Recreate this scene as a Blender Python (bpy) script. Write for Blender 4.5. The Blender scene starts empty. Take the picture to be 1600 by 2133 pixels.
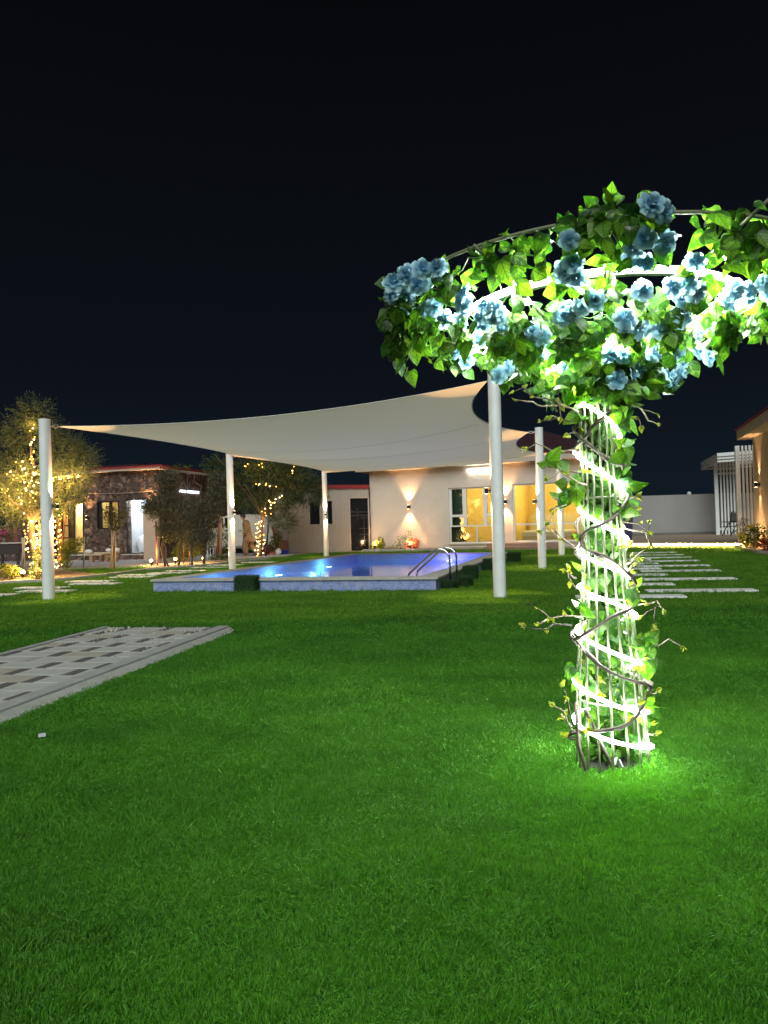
import bpy, math, random
import numpy as np
from mathutils import Vector, Matrix, noise as mnoise
random.seed(7); RNG = np.random.default_rng(7)
PI = math.pi
scn = bpy.context.scene
COL = scn.collection

# ------------------------------------------------------------------ camera
FPX, CAM_H, PITCH, ROLL = 1480.0, 1.1, 0.0196, 0.027
cd = bpy.data.cameras.new('camera'); cam = bpy.data.objects.new('camera', cd); COL.objects.link(cam)
cd.sensor_fit = 'VERTICAL'; cd.sensor_height = 36.0; cd.sensor_width = 27.0
cd.lens = FPX / 2133.0 * 36.0
cd.clip_start = 0.05; cd.clip_end = 1500
cam.matrix_world = Matrix.Translation((0, 0, CAM_H)) @ Matrix.Rotation(PI/2 + PITCH, 4, 'X') @ Matrix.Rotation(-ROLL, 4, 'Z')
scn.camera = cam

# ------------------------------------------------------------------ world: night sky
world = bpy.data.worlds.new('World'); scn.world = world; world.use_nodes = True
wt = world.node_tree; wt.nodes.clear()
wo = wt.nodes.new('ShaderNodeOutputWorld'); wb = wt.nodes.new('ShaderNodeBackground')
tc = wt.nodes.new('ShaderNodeTexCoord'); sx = wt.nodes.new('ShaderNodeSeparateXYZ')
rmp = wt.nodes.new('ShaderNodeValToRGB')
wt.links.new(tc.outputs['Generated'], sx.inputs[0]); wt.links.new(sx.outputs['Z'], rmp.inputs[0])
els = rmp.color_ramp.elements
els[0].position = 0.0; els[0].color = (0.0060, 0.0112, 0.0180, 1)
els[1].position = 0.62; els[1].color = (0.0022, 0.0024, 0.0031, 1)
e = els.new(0.22); e.color = (0.0038, 0.0054, 0.0088, 1)
wt.links.new(rmp.outputs[0], wb.inputs[0]); wb.inputs[1].default_value = 1.0
wt.links.new(wb.outputs[0], wo.inputs[0])

# ------------------------------------------------------------------ soft fill added to brighten the whole night scene
sd = bpy.data.lights.new('night_fill', 'SUN'); sd.energy = 2.75; sd.angle = math.radians(50); sd.color = (0.93, 1.0, 0.97)
so = bpy.data.objects.new('night_fill', sd); COL.objects.link(so)
so.rotation_euler = Vector((0.14, 1.0, -0.74)).to_track_quat('-Z', 'Y').to_euler()

scn.view_settings.view_transform = 'Standard'; scn.view_settings.look = 'None'
scn.view_settings.exposure = 0.0; scn.view_settings.gamma = 1.0; scn.view_settings.use_curve_mapping = False
scn.cycles.use_denoising = True; scn.cycles.max_bounces = 8; scn.cycles.transparent_max_bounces = 16
scn.cycles.caustics_reflective = False; scn.cycles.caustics_refractive = False
scn.cycles.sample_clamp_indirect = 4.0

# ------------------------------------------------------------------ measuring helpers
_cp, _sp, _cr, _sr = math.cos(PITCH), math.sin(PITCH), math.cos(ROLL), math.sin(ROLL)
def ray(px, py):
    x = (px-800)/FPX; y = (1066.5-py)/FPX
    xr = x*_cr + y*_sr; yr = -x*_sr + y*_cr
    return Vector((xr, _cp - yr*_sp, _sp + yr*_cp))
def G(px, py, z=0.0):
    d = ray(px, py); return Vector((0, 0, CAM_H)) + d*((z-CAM_H)/d.z)
def AT(px, py, Y):
    d = ray(px, py); return Vector((0, 0, CAM_H)) + d*(Y/d.y)

# ------------------------------------------------------------------ scene-object helpers
WORLD = {}
def wloc(o): return WORLD.get(o.name, Vector((0, 0, 0)))
def tag(o, label=None, cat=None, group=None, kind=None):
    if label: o['label'] = label
    if cat: o['category'] = cat
    if group: o['group'] = group
    if kind: o['kind'] = kind
    return o
def thing(name, label=None, cat=None, loc=(0, 0, 0), group=None, kind=None, parent=None):
    o = bpy.data.objects.new(name, None); COL.objects.link(o); o.empty_display_size = 0.2
    loc = Vector(loc); WORLD[o.name] = loc
    if parent: o.parent = parent; o.location = loc - wloc(parent)
    else: o.location = loc
    return tag(o, label, cat, group, kind)
def children(o): return [c for c in bpy.data.objects if c.parent == o]
def dup(root, loc, rz=0.0, label=None, group=None):
    def cp(o, par):
        c = o.copy(); COL.objects.link(c)
        if par: c.parent = par
        for ch in children(o): cp(ch, c)
        return c
    r = cp(root, None); r.location = loc; r.rotation_euler = (0, 0, rz)
    WORLD[r.name] = Vector(loc)
    if label: r['label'] = label
    if group: r['group'] = group
    return r

class MB:
    def __init__(s): s.v = []; s.f = []; s.uv = None
    def add(s, vs, fs):
        n = len(s.v); s.v += [tuple(p) for p in vs]; s.f += [tuple(i+n for i in f) for f in fs]; return s
    def box(s, c, size, rz=0.0, rx=0.0, ry=0.0):
        R = Matrix.Rotation(rz, 3, 'Z') @ Matrix.Rotation(ry, 3, 'Y') @ Matrix.Rotation(rx, 3, 'X')
        hx, hy, hz = size[0]/2, size[1]/2, size[2]/2
        vs = [Vector(c) + R @ Vector((a*hx, b*hy, d*hz)) for d in (-1, 1) for a, b in ((-1, -1), (1, -1), (1, 1), (-1, 1))]
        return s.add(vs, [(3, 2, 1, 0), (4, 5, 6, 7), (0, 1, 5, 4), (1, 2, 6, 5), (2, 3, 7, 6), (3, 0, 4, 7)])
    def bbox_chamf(s, c, size, ch=0.006, rz=0.0):
        # box with chamfered top edges
        R = Matrix.Rotation(rz, 3, 'Z'); hx, hy, hz = size[0]/2, size[1]/2, size[2]/2
        rings = [(-hz, 0), (hz-ch, 0), (hz, ch)]
        vs = []
        for z, k in rings:
            for a, b in ((-1, -1), (1, -1), (1, 1), (-1, 1)):
                vs.append(Vector(c) + R @ Vector((a*(hx-k), b*(hy-k), z)))
        fs = [(3, 2, 1, 0), (8, 9, 10, 11)]
        for r in range(2):
            for k in range(4):
                fs.append((r*4+k, r*4+(k+1) % 4, r*4+4+(k+1) % 4, r*4+4+k))
        return s.add(vs, fs)
    def beam(s, a, b, w, h, up=(0, 0, 1)):
        a = Vector(a); b = Vector(b); d = (b-a).normalized(); u = Vector(up)
        x = d.cross(u)
        if x.length < 1e-4: x = d.cross(Vector((1, 0, 0)))
        x.normalize(); y = x.cross(d).normalized()
        vs = [p + x*(i*w/2) + y*(j*h/2) for p in (a, b) for i, j in ((-1, -1), (1, -1), (1, 1), (-1, 1))]
        return s.add(vs, [(3, 2, 1, 0), (4, 5, 6, 7), (0, 1, 5, 4), (1, 2, 6, 5), (2, 3, 7, 6), (3, 0, 4, 7)])
    def tube(s, pts, r, n=8, cap=True):
        pts = [Vector(p) for p in pts]; m = len(pts)
        rs = r if isinstance(r, (list, tuple)) else [r]*m
        ref = None; rings = []
        for i, p in enumerate(pts):
            d = (pts[min(i+1, m-1)] - pts[max(i-1, 0)])
            d = d.normalized() if d.length > 1e-9 else Vector((0, 0, 1))
            if ref is None:
                ref = d.cross(Vector((0, 0, 1)))
                if ref.length < 0.05: ref = d.cross(Vector((1, 0, 0)))
            ref = (ref - d*ref.dot(d))
            if ref.length < 1e-6: ref = d.cross(Vector((1, 0.3, 0)))
            ref.normalize(); b = d.cross(ref)
            rings.append([p + (ref*math.cos(2*PI*k/n) + b*math.sin(2*PI*k/n))*rs[i] for k in range(n)])
        vs = [q for rg in rings for q in rg]; fs = []
        for i in range(m-1):
            for k in range(n):
                fs.append((i*n+k, i*n+(k+1) % n, (i+1)*n+(k+1) % n, (i+1)*n+k))
        if cap: fs += [tuple(range(n-1, -1, -1)), tuple((m-1)*n+k for k in range(n))]
        return s.add(vs, fs)
    def lathe(s, prof, c=(0, 0, 0), n=16, cap=True):
        c = Vector(c); vs = []; fs = []
        for r, z in prof:
            for k in range(n): vs.append(c + Vector((r*math.cos(2*PI*k/n), r*math.sin(2*PI*k/n), z)))
        m = len(prof)
        for i in range(m-1):
            for k in range(n): fs.append((i*n+k, i*n+(k+1) % n, (i+1)*n+(k+1) % n, (i+1)*n+k))
        if cap: fs += [tuple(range(n-1, -1, -1)), tuple((m-1)*n+k for k in range(n))]
        return s.add(vs, fs)
    def prism(s, poly, z0, z1):
        n = len(poly); vs = [(p[0], p[1], z0) for p in poly] + [(p[0], p[1], z1) for p in poly]
        fs = [tuple(range(n-1, -1, -1)), tuple(range(n, 2*n))] + [(k, (k+1) % n, n+(k+1) % n, n+k) for k in range(n)]
        return s.add(vs, fs)
    def quad(s, a, b, c, d): return s.add([a, b, c, d], [(0, 1, 2, 3)])
    def grid(s, P):
        nr, nc = len(P), len(P[0]); vs = [p for row in P for p in row]; fs = []
        for i in range(nr-1):
            for j in range(nc-1): fs.append((i*nc+j, i*nc+j+1, (i+1)*nc+j+1, (i+1)*nc+j))
        return s.add(vs, fs)
    def sphere(s, c, r, nu=10, nv=6, sz=1.0, seed=None, amp=0.0):
        c = Vector(c); fs = []
        rr = r if isinstance(r, (list, tuple)) else (r, r, r*sz)
        vs = [c + Vector((0, 0, -rr[2]))]
        for i in range(1, nv):
            a = -PI/2 + PI*i/nv
            for k in range(nu):
                b = 2*PI*k/nu; d = Vector((math.cos(a)*math.cos(b), math.cos(a)*math.sin(b), math.sin(a)))
                q = 1.0
                if seed is not None: q += amp*mnoise.noise(d*2.0 + Vector((seed, seed*1.7, 0)))
                vs.append(c + Vector((d.x*rr[0]*q, d.y*rr[1]*q, d.z*rr[2]*q)))
        vs.append(c + Vector((0, 0, rr[2])))
        for k in range(nu):
            fs.append((0, 1+(k+1) % nu, 1+k))
            fs.append((len(vs)-1, len(vs)-1-nu+k, len(vs)-1-nu+(k+1) % nu))
        for i in range(nv-2):
            for k in range(nu): fs.append((1+i*nu+k, 1+i*nu+(k+1) % nu, 1+(i+1)*nu+(k+1) % nu, 1+(i+1)*nu+k))
        return s.add(vs, fs)
    def mesh(s, name, o=(0, 0, 0), smooth=False):
        me = bpy.data.meshes.new(name)
        v = np.array(s.v, float) - np.array(o, float)
        me.from_pydata(v.tolist(), [], s.f)
        if smooth: me.polygons.foreach_set('use_smooth', [True]*len(me.polygons))
        me.update(); return me
    def build(s, name, m, parent=None, smooth=False, label=None, cat=None, group=None, kind=None, autosmooth=False):
        v = np.array(s.v, float); lo = v.min(0); hi = v.max(0)
        o = Vector(((lo[0]+hi[0])/2, (lo[1]+hi[1])/2, lo[2]))
        me = s.mesh(name, o, smooth)
        return link_mesh(name, me, m, o, parent, label, cat, group, kind)
def link_mesh(name, me, m, loc, parent=None, label=None, cat=None, group=None, kind=None, rot=None, scale=None):
    if m is not None and not me.materials: me.materials.append(m)
    ob = bpy.data.objects.new(name, me); COL.objects.link(ob)
    loc = Vector(loc); WORLD[ob.name] = loc
    if parent: ob.parent = parent; ob.location = loc - wloc(parent)
    else: ob.location = loc
    if rot is not None: ob.rotation_mode = 'QUATERNION'; ob.rotation_quaternion = rot
    if scale is not None: ob.scale = scale
    return tag(ob, label, cat, group, kind)
def light(name, kind, loc, energy, color, parent=None, direction=None, radius=0.03, spot=None, blend=0.5):
    l = bpy.data.lights.new(name, kind); l.energy = energy; l.color = color
    if kind in ('POINT', 'SPOT'): l.shadow_soft_size = radius
    if kind == 'SPOT': l.spot_size = math.radians(spot); l.spot_blend = blend
    o = bpy.data.objects.new(name, l); COL.objects.link(o)
    loc = Vector(loc)
    if parent: o.parent = parent; o.location = loc - wloc(parent)
    else: o.location = loc
    if direction is not None: o.rotation_euler = Vector(direction).to_track_quat('-Z', 'Y').to_euler()
    return o

# ------------------------------------------------------------------ materials
MATS = {}
def M(name, col, rough=0.6, metal=0.0, var=None, bump=None, col2=None, emit=None, coord='Object', spec=0.5, trans=None, stretch=None):
    if name in MATS: return MATS[name]
    m = bpy.data.materials.new(name); m.use_nodes = True; nt = m.node_tree; MATS[name] = m
    b = nt.nodes['Principled BSDF']; out = nt.nodes['Material Output']
    b.inputs['Base Color'].default_value = (*col, 1); b.inputs['Roughness'].default_value = rough
    b.inputs['Metallic'].default_value = metal; b.inputs['Specular IOR Level'].default_value = spec
    t = nt.nodes.new('ShaderNodeTexCoord'); src = t.outputs[coord]
    if stretch:
        mp = nt.nodes.new('ShaderNodeMapping'); mp.inputs['Scale'].default_value = stretch
        nt.links.new(src, mp.inputs[0]); src = mp.outputs[0]
    if var:
        n = nt.nodes.new('ShaderNodeTexNoise'); n.inputs['Scale'].default_value = var[0]; n.inputs['Detail'].default_value = 6; n.inputs['Roughness'].default_value = 0.65
        nt.links.new(src, n.inputs['Vector'])
        r = nt.nodes.new('ShaderNodeValToRGB'); r.color_ramp.elements[0].position = 0.3; r.color_ramp.elements[1].position = 0.7
        c2 = col2 or tuple(max(0, c*(1-var[1])) for c in col)
        r.color_ramp.elements[0].color = (*c2, 1); r.color_ramp.elements[1].color = (*col, 1)
        nt.links.new(n.outputs[0], r.inputs[0]); nt.links.new(r.outputs[0], b.inputs['Base Color'])
    if bump:
        n2 = nt.nodes.new('ShaderNodeTexNoise'); n2.inputs['Scale'].default_value = bump[0]; n2.inputs['Detail'].default_value = 4
        nt.links.new(src, n2.inputs['Vector'])
        bp = nt.nodes.new('ShaderNodeBump'); bp.inputs['Strength'].default_value = bump[1]; bp.inputs['Distance'].default_value = bump[2] if len(bump) > 2 else 0.01
        nt.links.new(n2.outputs[0], bp.inputs['Height']); nt.links.new(bp.outputs[0], b.inputs['Normal'])
    if emit:
        b.inputs['Emission Color'].default_value = (*emit[0], 1); b.inputs['Emission Strength'].default_value = emit[1]
    if trans:
        tr = nt.nodes.new('ShaderNodeBsdfTranslucent'); tr.inputs[0].default_value = (*trans[0], 1)
        mx = nt.nodes.new('ShaderNodeMixShader'); mx.inputs[0].default_value = trans[1]
        nt.links.new(b.outputs[0], mx.inputs[1]); nt.links.new(tr.outputs[0], mx.inputs[2]); nt.links.new(mx.outputs[0], out.inputs[0])
    return m
def turf_tone(nt, colsock):
    """turf rolls of slightly different green, their pile-lay shading painted in as tone, with soft patchy wear"""
    N = nt.nodes; Lk = nt.links; g = N.new('ShaderNodeNewGeometry'); sp = N.new('ShaderNodeSeparateXYZ'); Lk.new(g.outputs['Position'], sp.inputs[0])
    n = N.new('ShaderNodeTexNoise'); n.inputs['Scale'].default_value = 1.35; n.inputs['Detail'].default_value = 5; n.inputs['Roughness'].default_value = 0.62
    mp = N.new('ShaderNodeMapping'); mp.inputs['Scale'].default_value = (0.75, 1.25, 0); mp.inputs['Rotation'].default_value = (0, 0, 0.35); Lk.new(g.outputs['Position'], mp.inputs[0]); Lk.new(mp.outputs[0], n.inputs['Vector'])
    r = N.new('ShaderNodeValToRGB'); r.color_ramp.elements[0].position = 0.34; r.color_ramp.elements[1].position = 0.66
    r.color_ramp.elements[0].color = (0.68, 0.74, 0.70, 1); r.color_ramp.elements[1].color = (1.18, 1.10, 1.0, 1); Lk.new(n.outputs[0], r.inputs[0])
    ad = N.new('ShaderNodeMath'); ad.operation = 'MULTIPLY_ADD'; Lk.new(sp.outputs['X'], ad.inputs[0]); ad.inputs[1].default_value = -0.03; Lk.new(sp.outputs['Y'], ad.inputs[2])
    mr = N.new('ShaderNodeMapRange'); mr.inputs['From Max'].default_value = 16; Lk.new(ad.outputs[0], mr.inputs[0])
    r2 = N.new('ShaderNodeValToRGB'); r2.color_ramp.interpolation = 'LINEAR'; E_ = r2.color_ramp.elements  # dark and light bands across the lawn: shading of the pile painted in
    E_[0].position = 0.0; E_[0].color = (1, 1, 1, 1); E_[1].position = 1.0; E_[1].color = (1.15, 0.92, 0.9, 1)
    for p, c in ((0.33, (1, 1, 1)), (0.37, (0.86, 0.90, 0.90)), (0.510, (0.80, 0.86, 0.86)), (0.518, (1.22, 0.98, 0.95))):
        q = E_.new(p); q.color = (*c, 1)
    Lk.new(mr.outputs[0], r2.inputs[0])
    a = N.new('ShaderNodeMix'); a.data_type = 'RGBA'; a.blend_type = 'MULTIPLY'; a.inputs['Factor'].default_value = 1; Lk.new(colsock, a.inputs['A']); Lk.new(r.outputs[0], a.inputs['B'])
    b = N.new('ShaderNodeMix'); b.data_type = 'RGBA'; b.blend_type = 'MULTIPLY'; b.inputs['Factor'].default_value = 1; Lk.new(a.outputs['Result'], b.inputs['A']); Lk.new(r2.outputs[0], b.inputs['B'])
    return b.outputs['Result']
def foliage(name, dark, lite, transw=0.45, tcol=None, rough=0.5, tone=False):
    m = bpy.data.materials.new(name); m.use_nodes = True; nt = m.node_tree
    b = nt.nodes['Principled BSDF']; out = nt.nodes['Material Output']; b.inputs['Roughness'].default_value = rough
    b.inputs['Specular IOR Level'].default_value = 0.35
    g = nt.nodes.new('ShaderNodeNewGeometry'); r = nt.nodes.new('ShaderNodeValToRGB')
    r.color_ramp.elements[0].color = (*dark, 1); r.color_ramp.elements[1].color = (*lite, 1)
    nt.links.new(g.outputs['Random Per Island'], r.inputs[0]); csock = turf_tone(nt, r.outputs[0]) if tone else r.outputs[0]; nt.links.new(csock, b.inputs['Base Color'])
    tr = nt.nodes.new('ShaderNodeBsdfTranslucent')
    mixc = nt.nodes.new('ShaderNodeMix'); mixc.data_type = 'RGBA'; mixc.blend_type = 'MULTIPLY'; mixc.inputs['Factor'].default_value = 1
    nt.links.new(csock, mixc.inputs['A']); mixc.inputs['B'].default_value = (*(tcol or (1.4, 1.5, 0.7)), 1)
    nt.links.new(mixc.outputs['Result'], tr.inputs[0])
    mx = nt.nodes.new('ShaderNodeMixShader'); mx.inputs[0].default_value = transw
    nt.links.new(b.outputs[0], mx.inputs[1]); nt.links.new(tr.outputs[0], mx.inputs[2]); nt.links.new(mx.outputs[0], out.inputs[0])
    return m
def emission(name, col, s):
    m = bpy.data.materials.new(name); m.use_nodes = True; nt = m.node_tree; nt.nodes.clear()
    e = nt.nodes.new('ShaderNodeEmission'); o = nt.nodes.new('ShaderNodeOutputMaterial')
    e.inputs[0].default_value = (*col, 1); e.inputs[1].default_value = s; nt.links.new(e.outputs[0], o.inputs[0]); return m

m_white = M('white_powder_coat', (0.83, 0.85, 0.84), 0.25, var=(2.2, 0.16), bump=(140, 0.05, 0.002))
m_steel = M('polished_steel', (0.78, 0.78, 0.76), 0.16, 1.0, var=(20, 0.1))
m_galv = M('galvanised_steel', (0.55, 0.55, 0.54), 0.38, 1.0, var=(25, 0.3))
m_black = M('black_metal', (0.02, 0.02, 0.022), 0.45, 0.3, var=(14, 0.3))
m_conc = M('light_concrete', (0.46, 0.45, 0.42), 0.85, var=(5, 0.28), bump=(60, 0.35, 0.004))
m_patio = M('patio_concrete', (0.36, 0.355, 0.36), 0.8, var=(2.2, 0.3), bump=(40, 0.3, 0.004))
m_soil = M('sandy_soil', (0.22, 0.16, 0.10), 0.95, var=(9, 0.4), bump=(30, 0.7, 0.02))
m_sand = M('desert_sand', (0.25, 0.20, 0.14), 0.95, var=(0.8, 0.3), bump=(20, 0.5, 0.02))
m_stucco = M('cream_stucco', (0.60, 0.52, 0.44), 0.85, var=(2.0, 0.09), bump=(28, 0.9, 0.012))
m_stucco2 = M('buff_stucco', (0.50, 0.43, 0.33), 0.85, var=(1.4, 0.16), bump=(24, 0.5, 0.01))
m_grey_wall = M('grey_render', (0.30, 0.29, 0.29), 0.9, var=(0.7, 0.14), bump=(18, 0.3, 0.008))
m_fascia = M('beige_fascia', (0.50, 0.42, 0.33), 0.7, var=(3, 0.12))
m_redtile = M('red_roof_tile', (0.30, 0.025, 0.03), 0.5, var=(6, 0.35), bump=(30, 0.2, 0.004))
m_wood = M('weathered_wood', (0.36, 0.24, 0.14), 0.75, var=(7, 0.45), bump=(40, 0.4, 0.004), stretch=(1, 1, 0.15))
m_palewood = M('pale_wood', (0.60, 0.48, 0.34), 0.7, var=(8, 0.3), bump=(40, 0.3, 0.003), stretch=(1, 1, 0.15))
m_redwood = M('red_brown_wood', (0.26, 0.08, 0.04), 0.65, var=(9, 0.4), bump=(40, 0.3, 0.003), stretch=(1, 1, 0.15))
m_bark = M('bark', (0.15, 0.10, 0.065), 0.9, var=(12, 0.5), bump=(35, 0.9, 0.01), stretch=(1, 1, 0.3))
m_twig = M('dark_twig', (0.105, 0.08, 0.06), 0.8, var=(40, 0.5), bump=(120, 0.8, 0.004))
m_twig2 = M('pale_twig', (0.34, 0.27, 0.19), 0.75, var=(40, 0.35))
m_upvc = M('white_window_frame', (0.70, 0.70, 0.68), 0.35, var=(4, 0.06))
m_dark = M('dark_glazing', (0.012, 0.014, 0.018), 0.12, var=(1.5, 0.3))
m_paper = M('yellow_wallpaper', (0.74, 0.56, 0.17), 0.8, var=(7, 0.30), col2=(0.60, 0.42, 0.10))
m_curtain = M('green_curtain', (0.05, 0.11, 0.075), 0.8, var=(5, 0.3))
m_linen = M('pale_linen', (0.70, 0.64, 0.42), 0.85, var=(5, 0.15), bump=(10, 0.4, 0.02))
m_bed = M('cream_bed_base', (0.52, 0.43, 0.20), 0.7, var=(4, 0.15))
m_plasterw = M('white_plaster', (0.72, 0.70, 0.66), 0.8, var=(3, 0.1))
m_bag = M('white_plastic_bag', (0.66, 0.67, 0.70), 0.45, var=(6, 0.2), bump=(16, 0.8, 0.02))
m_cabin = M('ribbed_cladding', (0.50, 0.42, 0.36), 0.5, 0.1, var=(1.5, 0.12))
m_trunkrod = M('pale_green_rod', (0.20, 0.22, 0.125), 0.45, var=(20, 0.3))
m_ltile = M('light_grey_paver', (0.45, 0.465, 0.445), 0.85, var=(6, 0.22), bump=(90, 0.35, 0.003))
m_ltile2 = M('buff_grey_paver', (0.42, 0.405, 0.35), 0.85, var=(6, 0.25), bump=(90, 0.35, 0.003))
m_dtile = M('charcoal_paver', (0.10, 0.10, 0.105), 0.85, var=(8, 0.3), bump=(90, 0.35, 0.003))
m_kerb = M('grey_kerb', (0.36, 0.37, 0.36), 0.85, var=(5, 0.25), bump=(70, 0.35, 0.004))
m_kerbl = M('pale_kerb_haunch', (0.40, 0.40, 0.36), 0.85, var=(5, 0.25), bump=(60, 0.4, 0.004))
m_grout = M('grout_bed', (0.16, 0.15, 0.13), 0.95, var=(8, 0.2))

def mosaic_mat(name, c1, c2, mortar, scale):
    m = bpy.data.materials.new(name); m.use_nodes = True; nt = m.node_tree; b = nt.nodes['Principled BSDF']
    b.inputs['Roughness'].default_value = 0.25
    at = nt.nodes.new('ShaderNodeUVMap'); at.uv_map = 'UVMap'
    br = nt.nodes.new('ShaderNodeTexBrick'); br.offset = 0.0; br.inputs['Scale'].default_value = scale
    br.inputs['Color1'].default_value = (*c1, 1); br.inputs['Color2'].default_value = (*c2, 1); br.inputs['Mortar'].default_value = (*mortar, 1)
    br.inputs['Mortar Size'].default_value = 0.055; br.inputs['Brick Width'].default_value = 1; br.inputs['Row Height'].default_value = 1; br.inputs['Mortar Smooth'].default_value = 0.1
    nt.links.new(at.outputs[0], br.inputs['Vector'])
    n = nt.nodes.new('ShaderNodeTexNoise'); n.inputs['Scale'].default_value = 2.2; n.inputs['Detail'].default_value = 5
    nt.links.new(at.outputs[0], n.inputs['Vector'])
    r = nt.nodes.new('ShaderNodeValToRGB'); r.color_ramp.elements[0].position = 0.56; r.color_ramp.elements[1].position = 0.78
    nt.links.new(n.outputs[0], r.inputs[0])
    mx = nt.nodes.new('ShaderNodeMix'); mx.data_type = 'RGBA'; nt.links.new(r.outputs[0], mx.inputs['Factor'])
    nt.links.new(br.outputs[0], mx.inputs['A']); mx.inputs['B'].default_value = (*mortar, 1)
    nt.links.new(mx.outputs['Result'], b.inputs['Base Color'])
    bp = nt.nodes.new('ShaderNodeBump'); bp.invert = True; bp.inputs['Strength'].default_value = 0.6; bp.inputs['Distance'].default_value = 0.003
    nt.links.new(br.outputs['Fac'], bp.inputs['Height']); nt.links.new(bp.outputs[0], b.inputs['Normal'])
    return m
m_mosaic = mosaic_mat('blue_mosaic', (0.15, 0.20, 0.48), (0.25, 0.33, 0.62), (0.46, 0.45, 0.52), 28)
m_mosaic_in = mosaic_mat('pool_mosaic', (0.26, 0.40, 0.68), (0.36, 0.52, 0.76), (0.45, 0.52, 0.70), 22)
def uv_planar(ob, U, V):
    me = ob.data; uv = me.uv_layers.new(name='UVMap'); o = wloc(ob); U = Vector(U); V = Vector(V)
    for l in me.loops:
        p = me.vertices[l.vertex_index].co + o
        uv.data[l.index].uv = (p.dot(U), p.dot(V))

# =================================================================== GROUND
P_NL, P_NR, P_FR, P_FL = (Vector((-4.35, 13.13, 0)), Vector((0.86, 11.82, 0)), Vector((3.69, 21.33, 0)), Vector((-1.13, 23.2, 0)))
POOL = [P_NL, P_NR, P_FR, P_FL]
def inset(poly, d):
    n = len(poly); out = []
    for i in range(n):
        a, b, c = poly[i-1], poly[i], poly[(i+1) % n]
        d1 = (b-a).normalized(); d2 = (c-b).normalized()
        n1 = Vector((-d1.y, d1.x, 0)); n2 = Vector((-d2.y, d2.x, 0))
        k = d/(1+n1.dot(n2)); out.append(b + (n1+n2)*k)
    return out
def inpoly(X, Y, poly):
    r = np.zeros(X.shape, bool); n = len(poly)
    for i in range(n):
        x0, y0 = poly[i][0], poly[i][1]; x1, y1 = poly[(i+1) % n][0], poly[(i+1) % n][1]
        c = ((y0 > Y) != (y1 > Y)) & (X < (x1-x0)*(Y-y0)/((y1-y0)+1e-12)+x0); r ^= c
    return r
# paved walk frame: origin at its far right corner
PW_O = Vector((-1.72, 7.78, -0.020)); PW_V = Vector((-0.173, -0.985, 0)).normalized(); PW_U = Vector((-0.985, 0.173, 0)).normalized()
PW_W, PW_L = 1.5, 7.0
def pw(a, b, z=0): return PW_O + PW_U*a + PW_V*b + Vector((0, 0, z))
PATHPOLY = [pw(-0.10, -0.03), pw(PW_W+0.06, -0.03), pw(PW_W+0.06, PW_L), pw(-0.10, PW_L)]
TREE = Vector((1.0, 3.2, 0))
def lawn_h(x, y):
    k = np.clip((9.5-y)/2.0, 0, 1)
    h = 0.012*np.sin(x*2.1+1.3*np.sin(y*1.1))*np.cos(y*1.9+0.7*x) + 0.008*np.sin(x*4.3+y*3.1) + 0.006*np.sin(y*6.0-x*2.2)
    d = np.hypot(x-TREE.x, y-TREE.y)
    h = h*np.clip((d-0.1)/0.4, 0, 1)
    a = (x-PW_O.x)*PW_U.x + (y-PW_O.y)*PW_U.y; b = (x-PW_O.x)*PW_V.x + (y-PW_O.y)*PW_V.y
    near = np.maximum(np.maximum(-0.1-a, a-PW_W-0.1), -0.1-b)
    h = h*np.clip(near/0.4, 0, 1)
    ridge = 0.035*np.exp(-((y-8.35-0.12*np.sin(x*0.9))/0.42)**2)*np.clip((x+5)/1.0, 0.3, 1)
    return h*k + ridge

def grass_ground_mat():
    m = bpy.data.materials.new('turf'); m.use_nodes = True; nt = m.node_tree; b = nt.nodes['Principled BSDF']
    b.inputs['Roughness'].default_value = 0.9; b.inputs['Specular IOR Level'].default_value = 0.1
    t = nt.nodes.new('ShaderNodeTexCoord')
    mp = nt.nodes.new('ShaderNodeMapping'); nt.links.new(t.outputs['Object'], mp.inputs[0])
    n1 = nt.nodes.new('ShaderNodeTexNoise'); n1.inputs['Scale'].default_value = 55; n1.inputs['Detail'].default_value = 5
    n2 = nt.nodes.new('ShaderNodeTexNoise'); n2.inputs['Scale'].default_value = 1.1; n2.inputs['Detail'].default_value = 5
    nt.links.new(mp.outputs[0], n1.inputs['Vector']); nt.links.new(mp.outputs[0], n2.inputs['Vector'])
    r1 = nt.nodes.new('ShaderNodeValToRGB'); r1.color_ramp.elements[0].position = 0.3; r1.color_ramp.elements[1].position = 0.72
    r1.color_ramp.elements[0].color = (0.014, 0.075, 0.009, 1); r1.color_ramp.elements[1].color = (0.075, 0.240, 0.024, 1)
    nt.links.new(n1.outputs[0], r1.inputs[0])
    r2 = nt.nodes.new('ShaderNodeValToRGB'); r2.color_ramp.elements[0].position = 0.3; r2.color_ramp.elements[1].position = 0.7
    r2.color_ramp.elements[0].color = (0.75, 0.78, 0.7, 1); r2.color_ramp.elements[1].color = (1.2, 1.12, 1.0, 1)
    nt.links.new(n2.outputs[0], r2.inputs[0])
    mx = nt.nodes.new('ShaderNodeMix'); mx.data_type = 'RGBA'; mx.blend_type = 'MULTIPLY'; mx.inputs['Factor'].default_value = 1
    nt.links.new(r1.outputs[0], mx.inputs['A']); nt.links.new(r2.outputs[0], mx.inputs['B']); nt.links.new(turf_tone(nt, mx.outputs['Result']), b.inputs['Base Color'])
    bp = nt.nodes.new('ShaderNodeBump'); bp.inputs['Strength'].default_value = 0.9; bp.inputs['Distance'].default_value = 0.02
    nt.links.new(n1.outputs[0], bp.inputs['Height']); nt.links.new(bp.outputs[0], b.inputs['Normal'])
    return m
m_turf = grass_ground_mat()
LX0, LX1, LY0, LY1 = -16.0, 17.0, -4.0, 41.0
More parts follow.
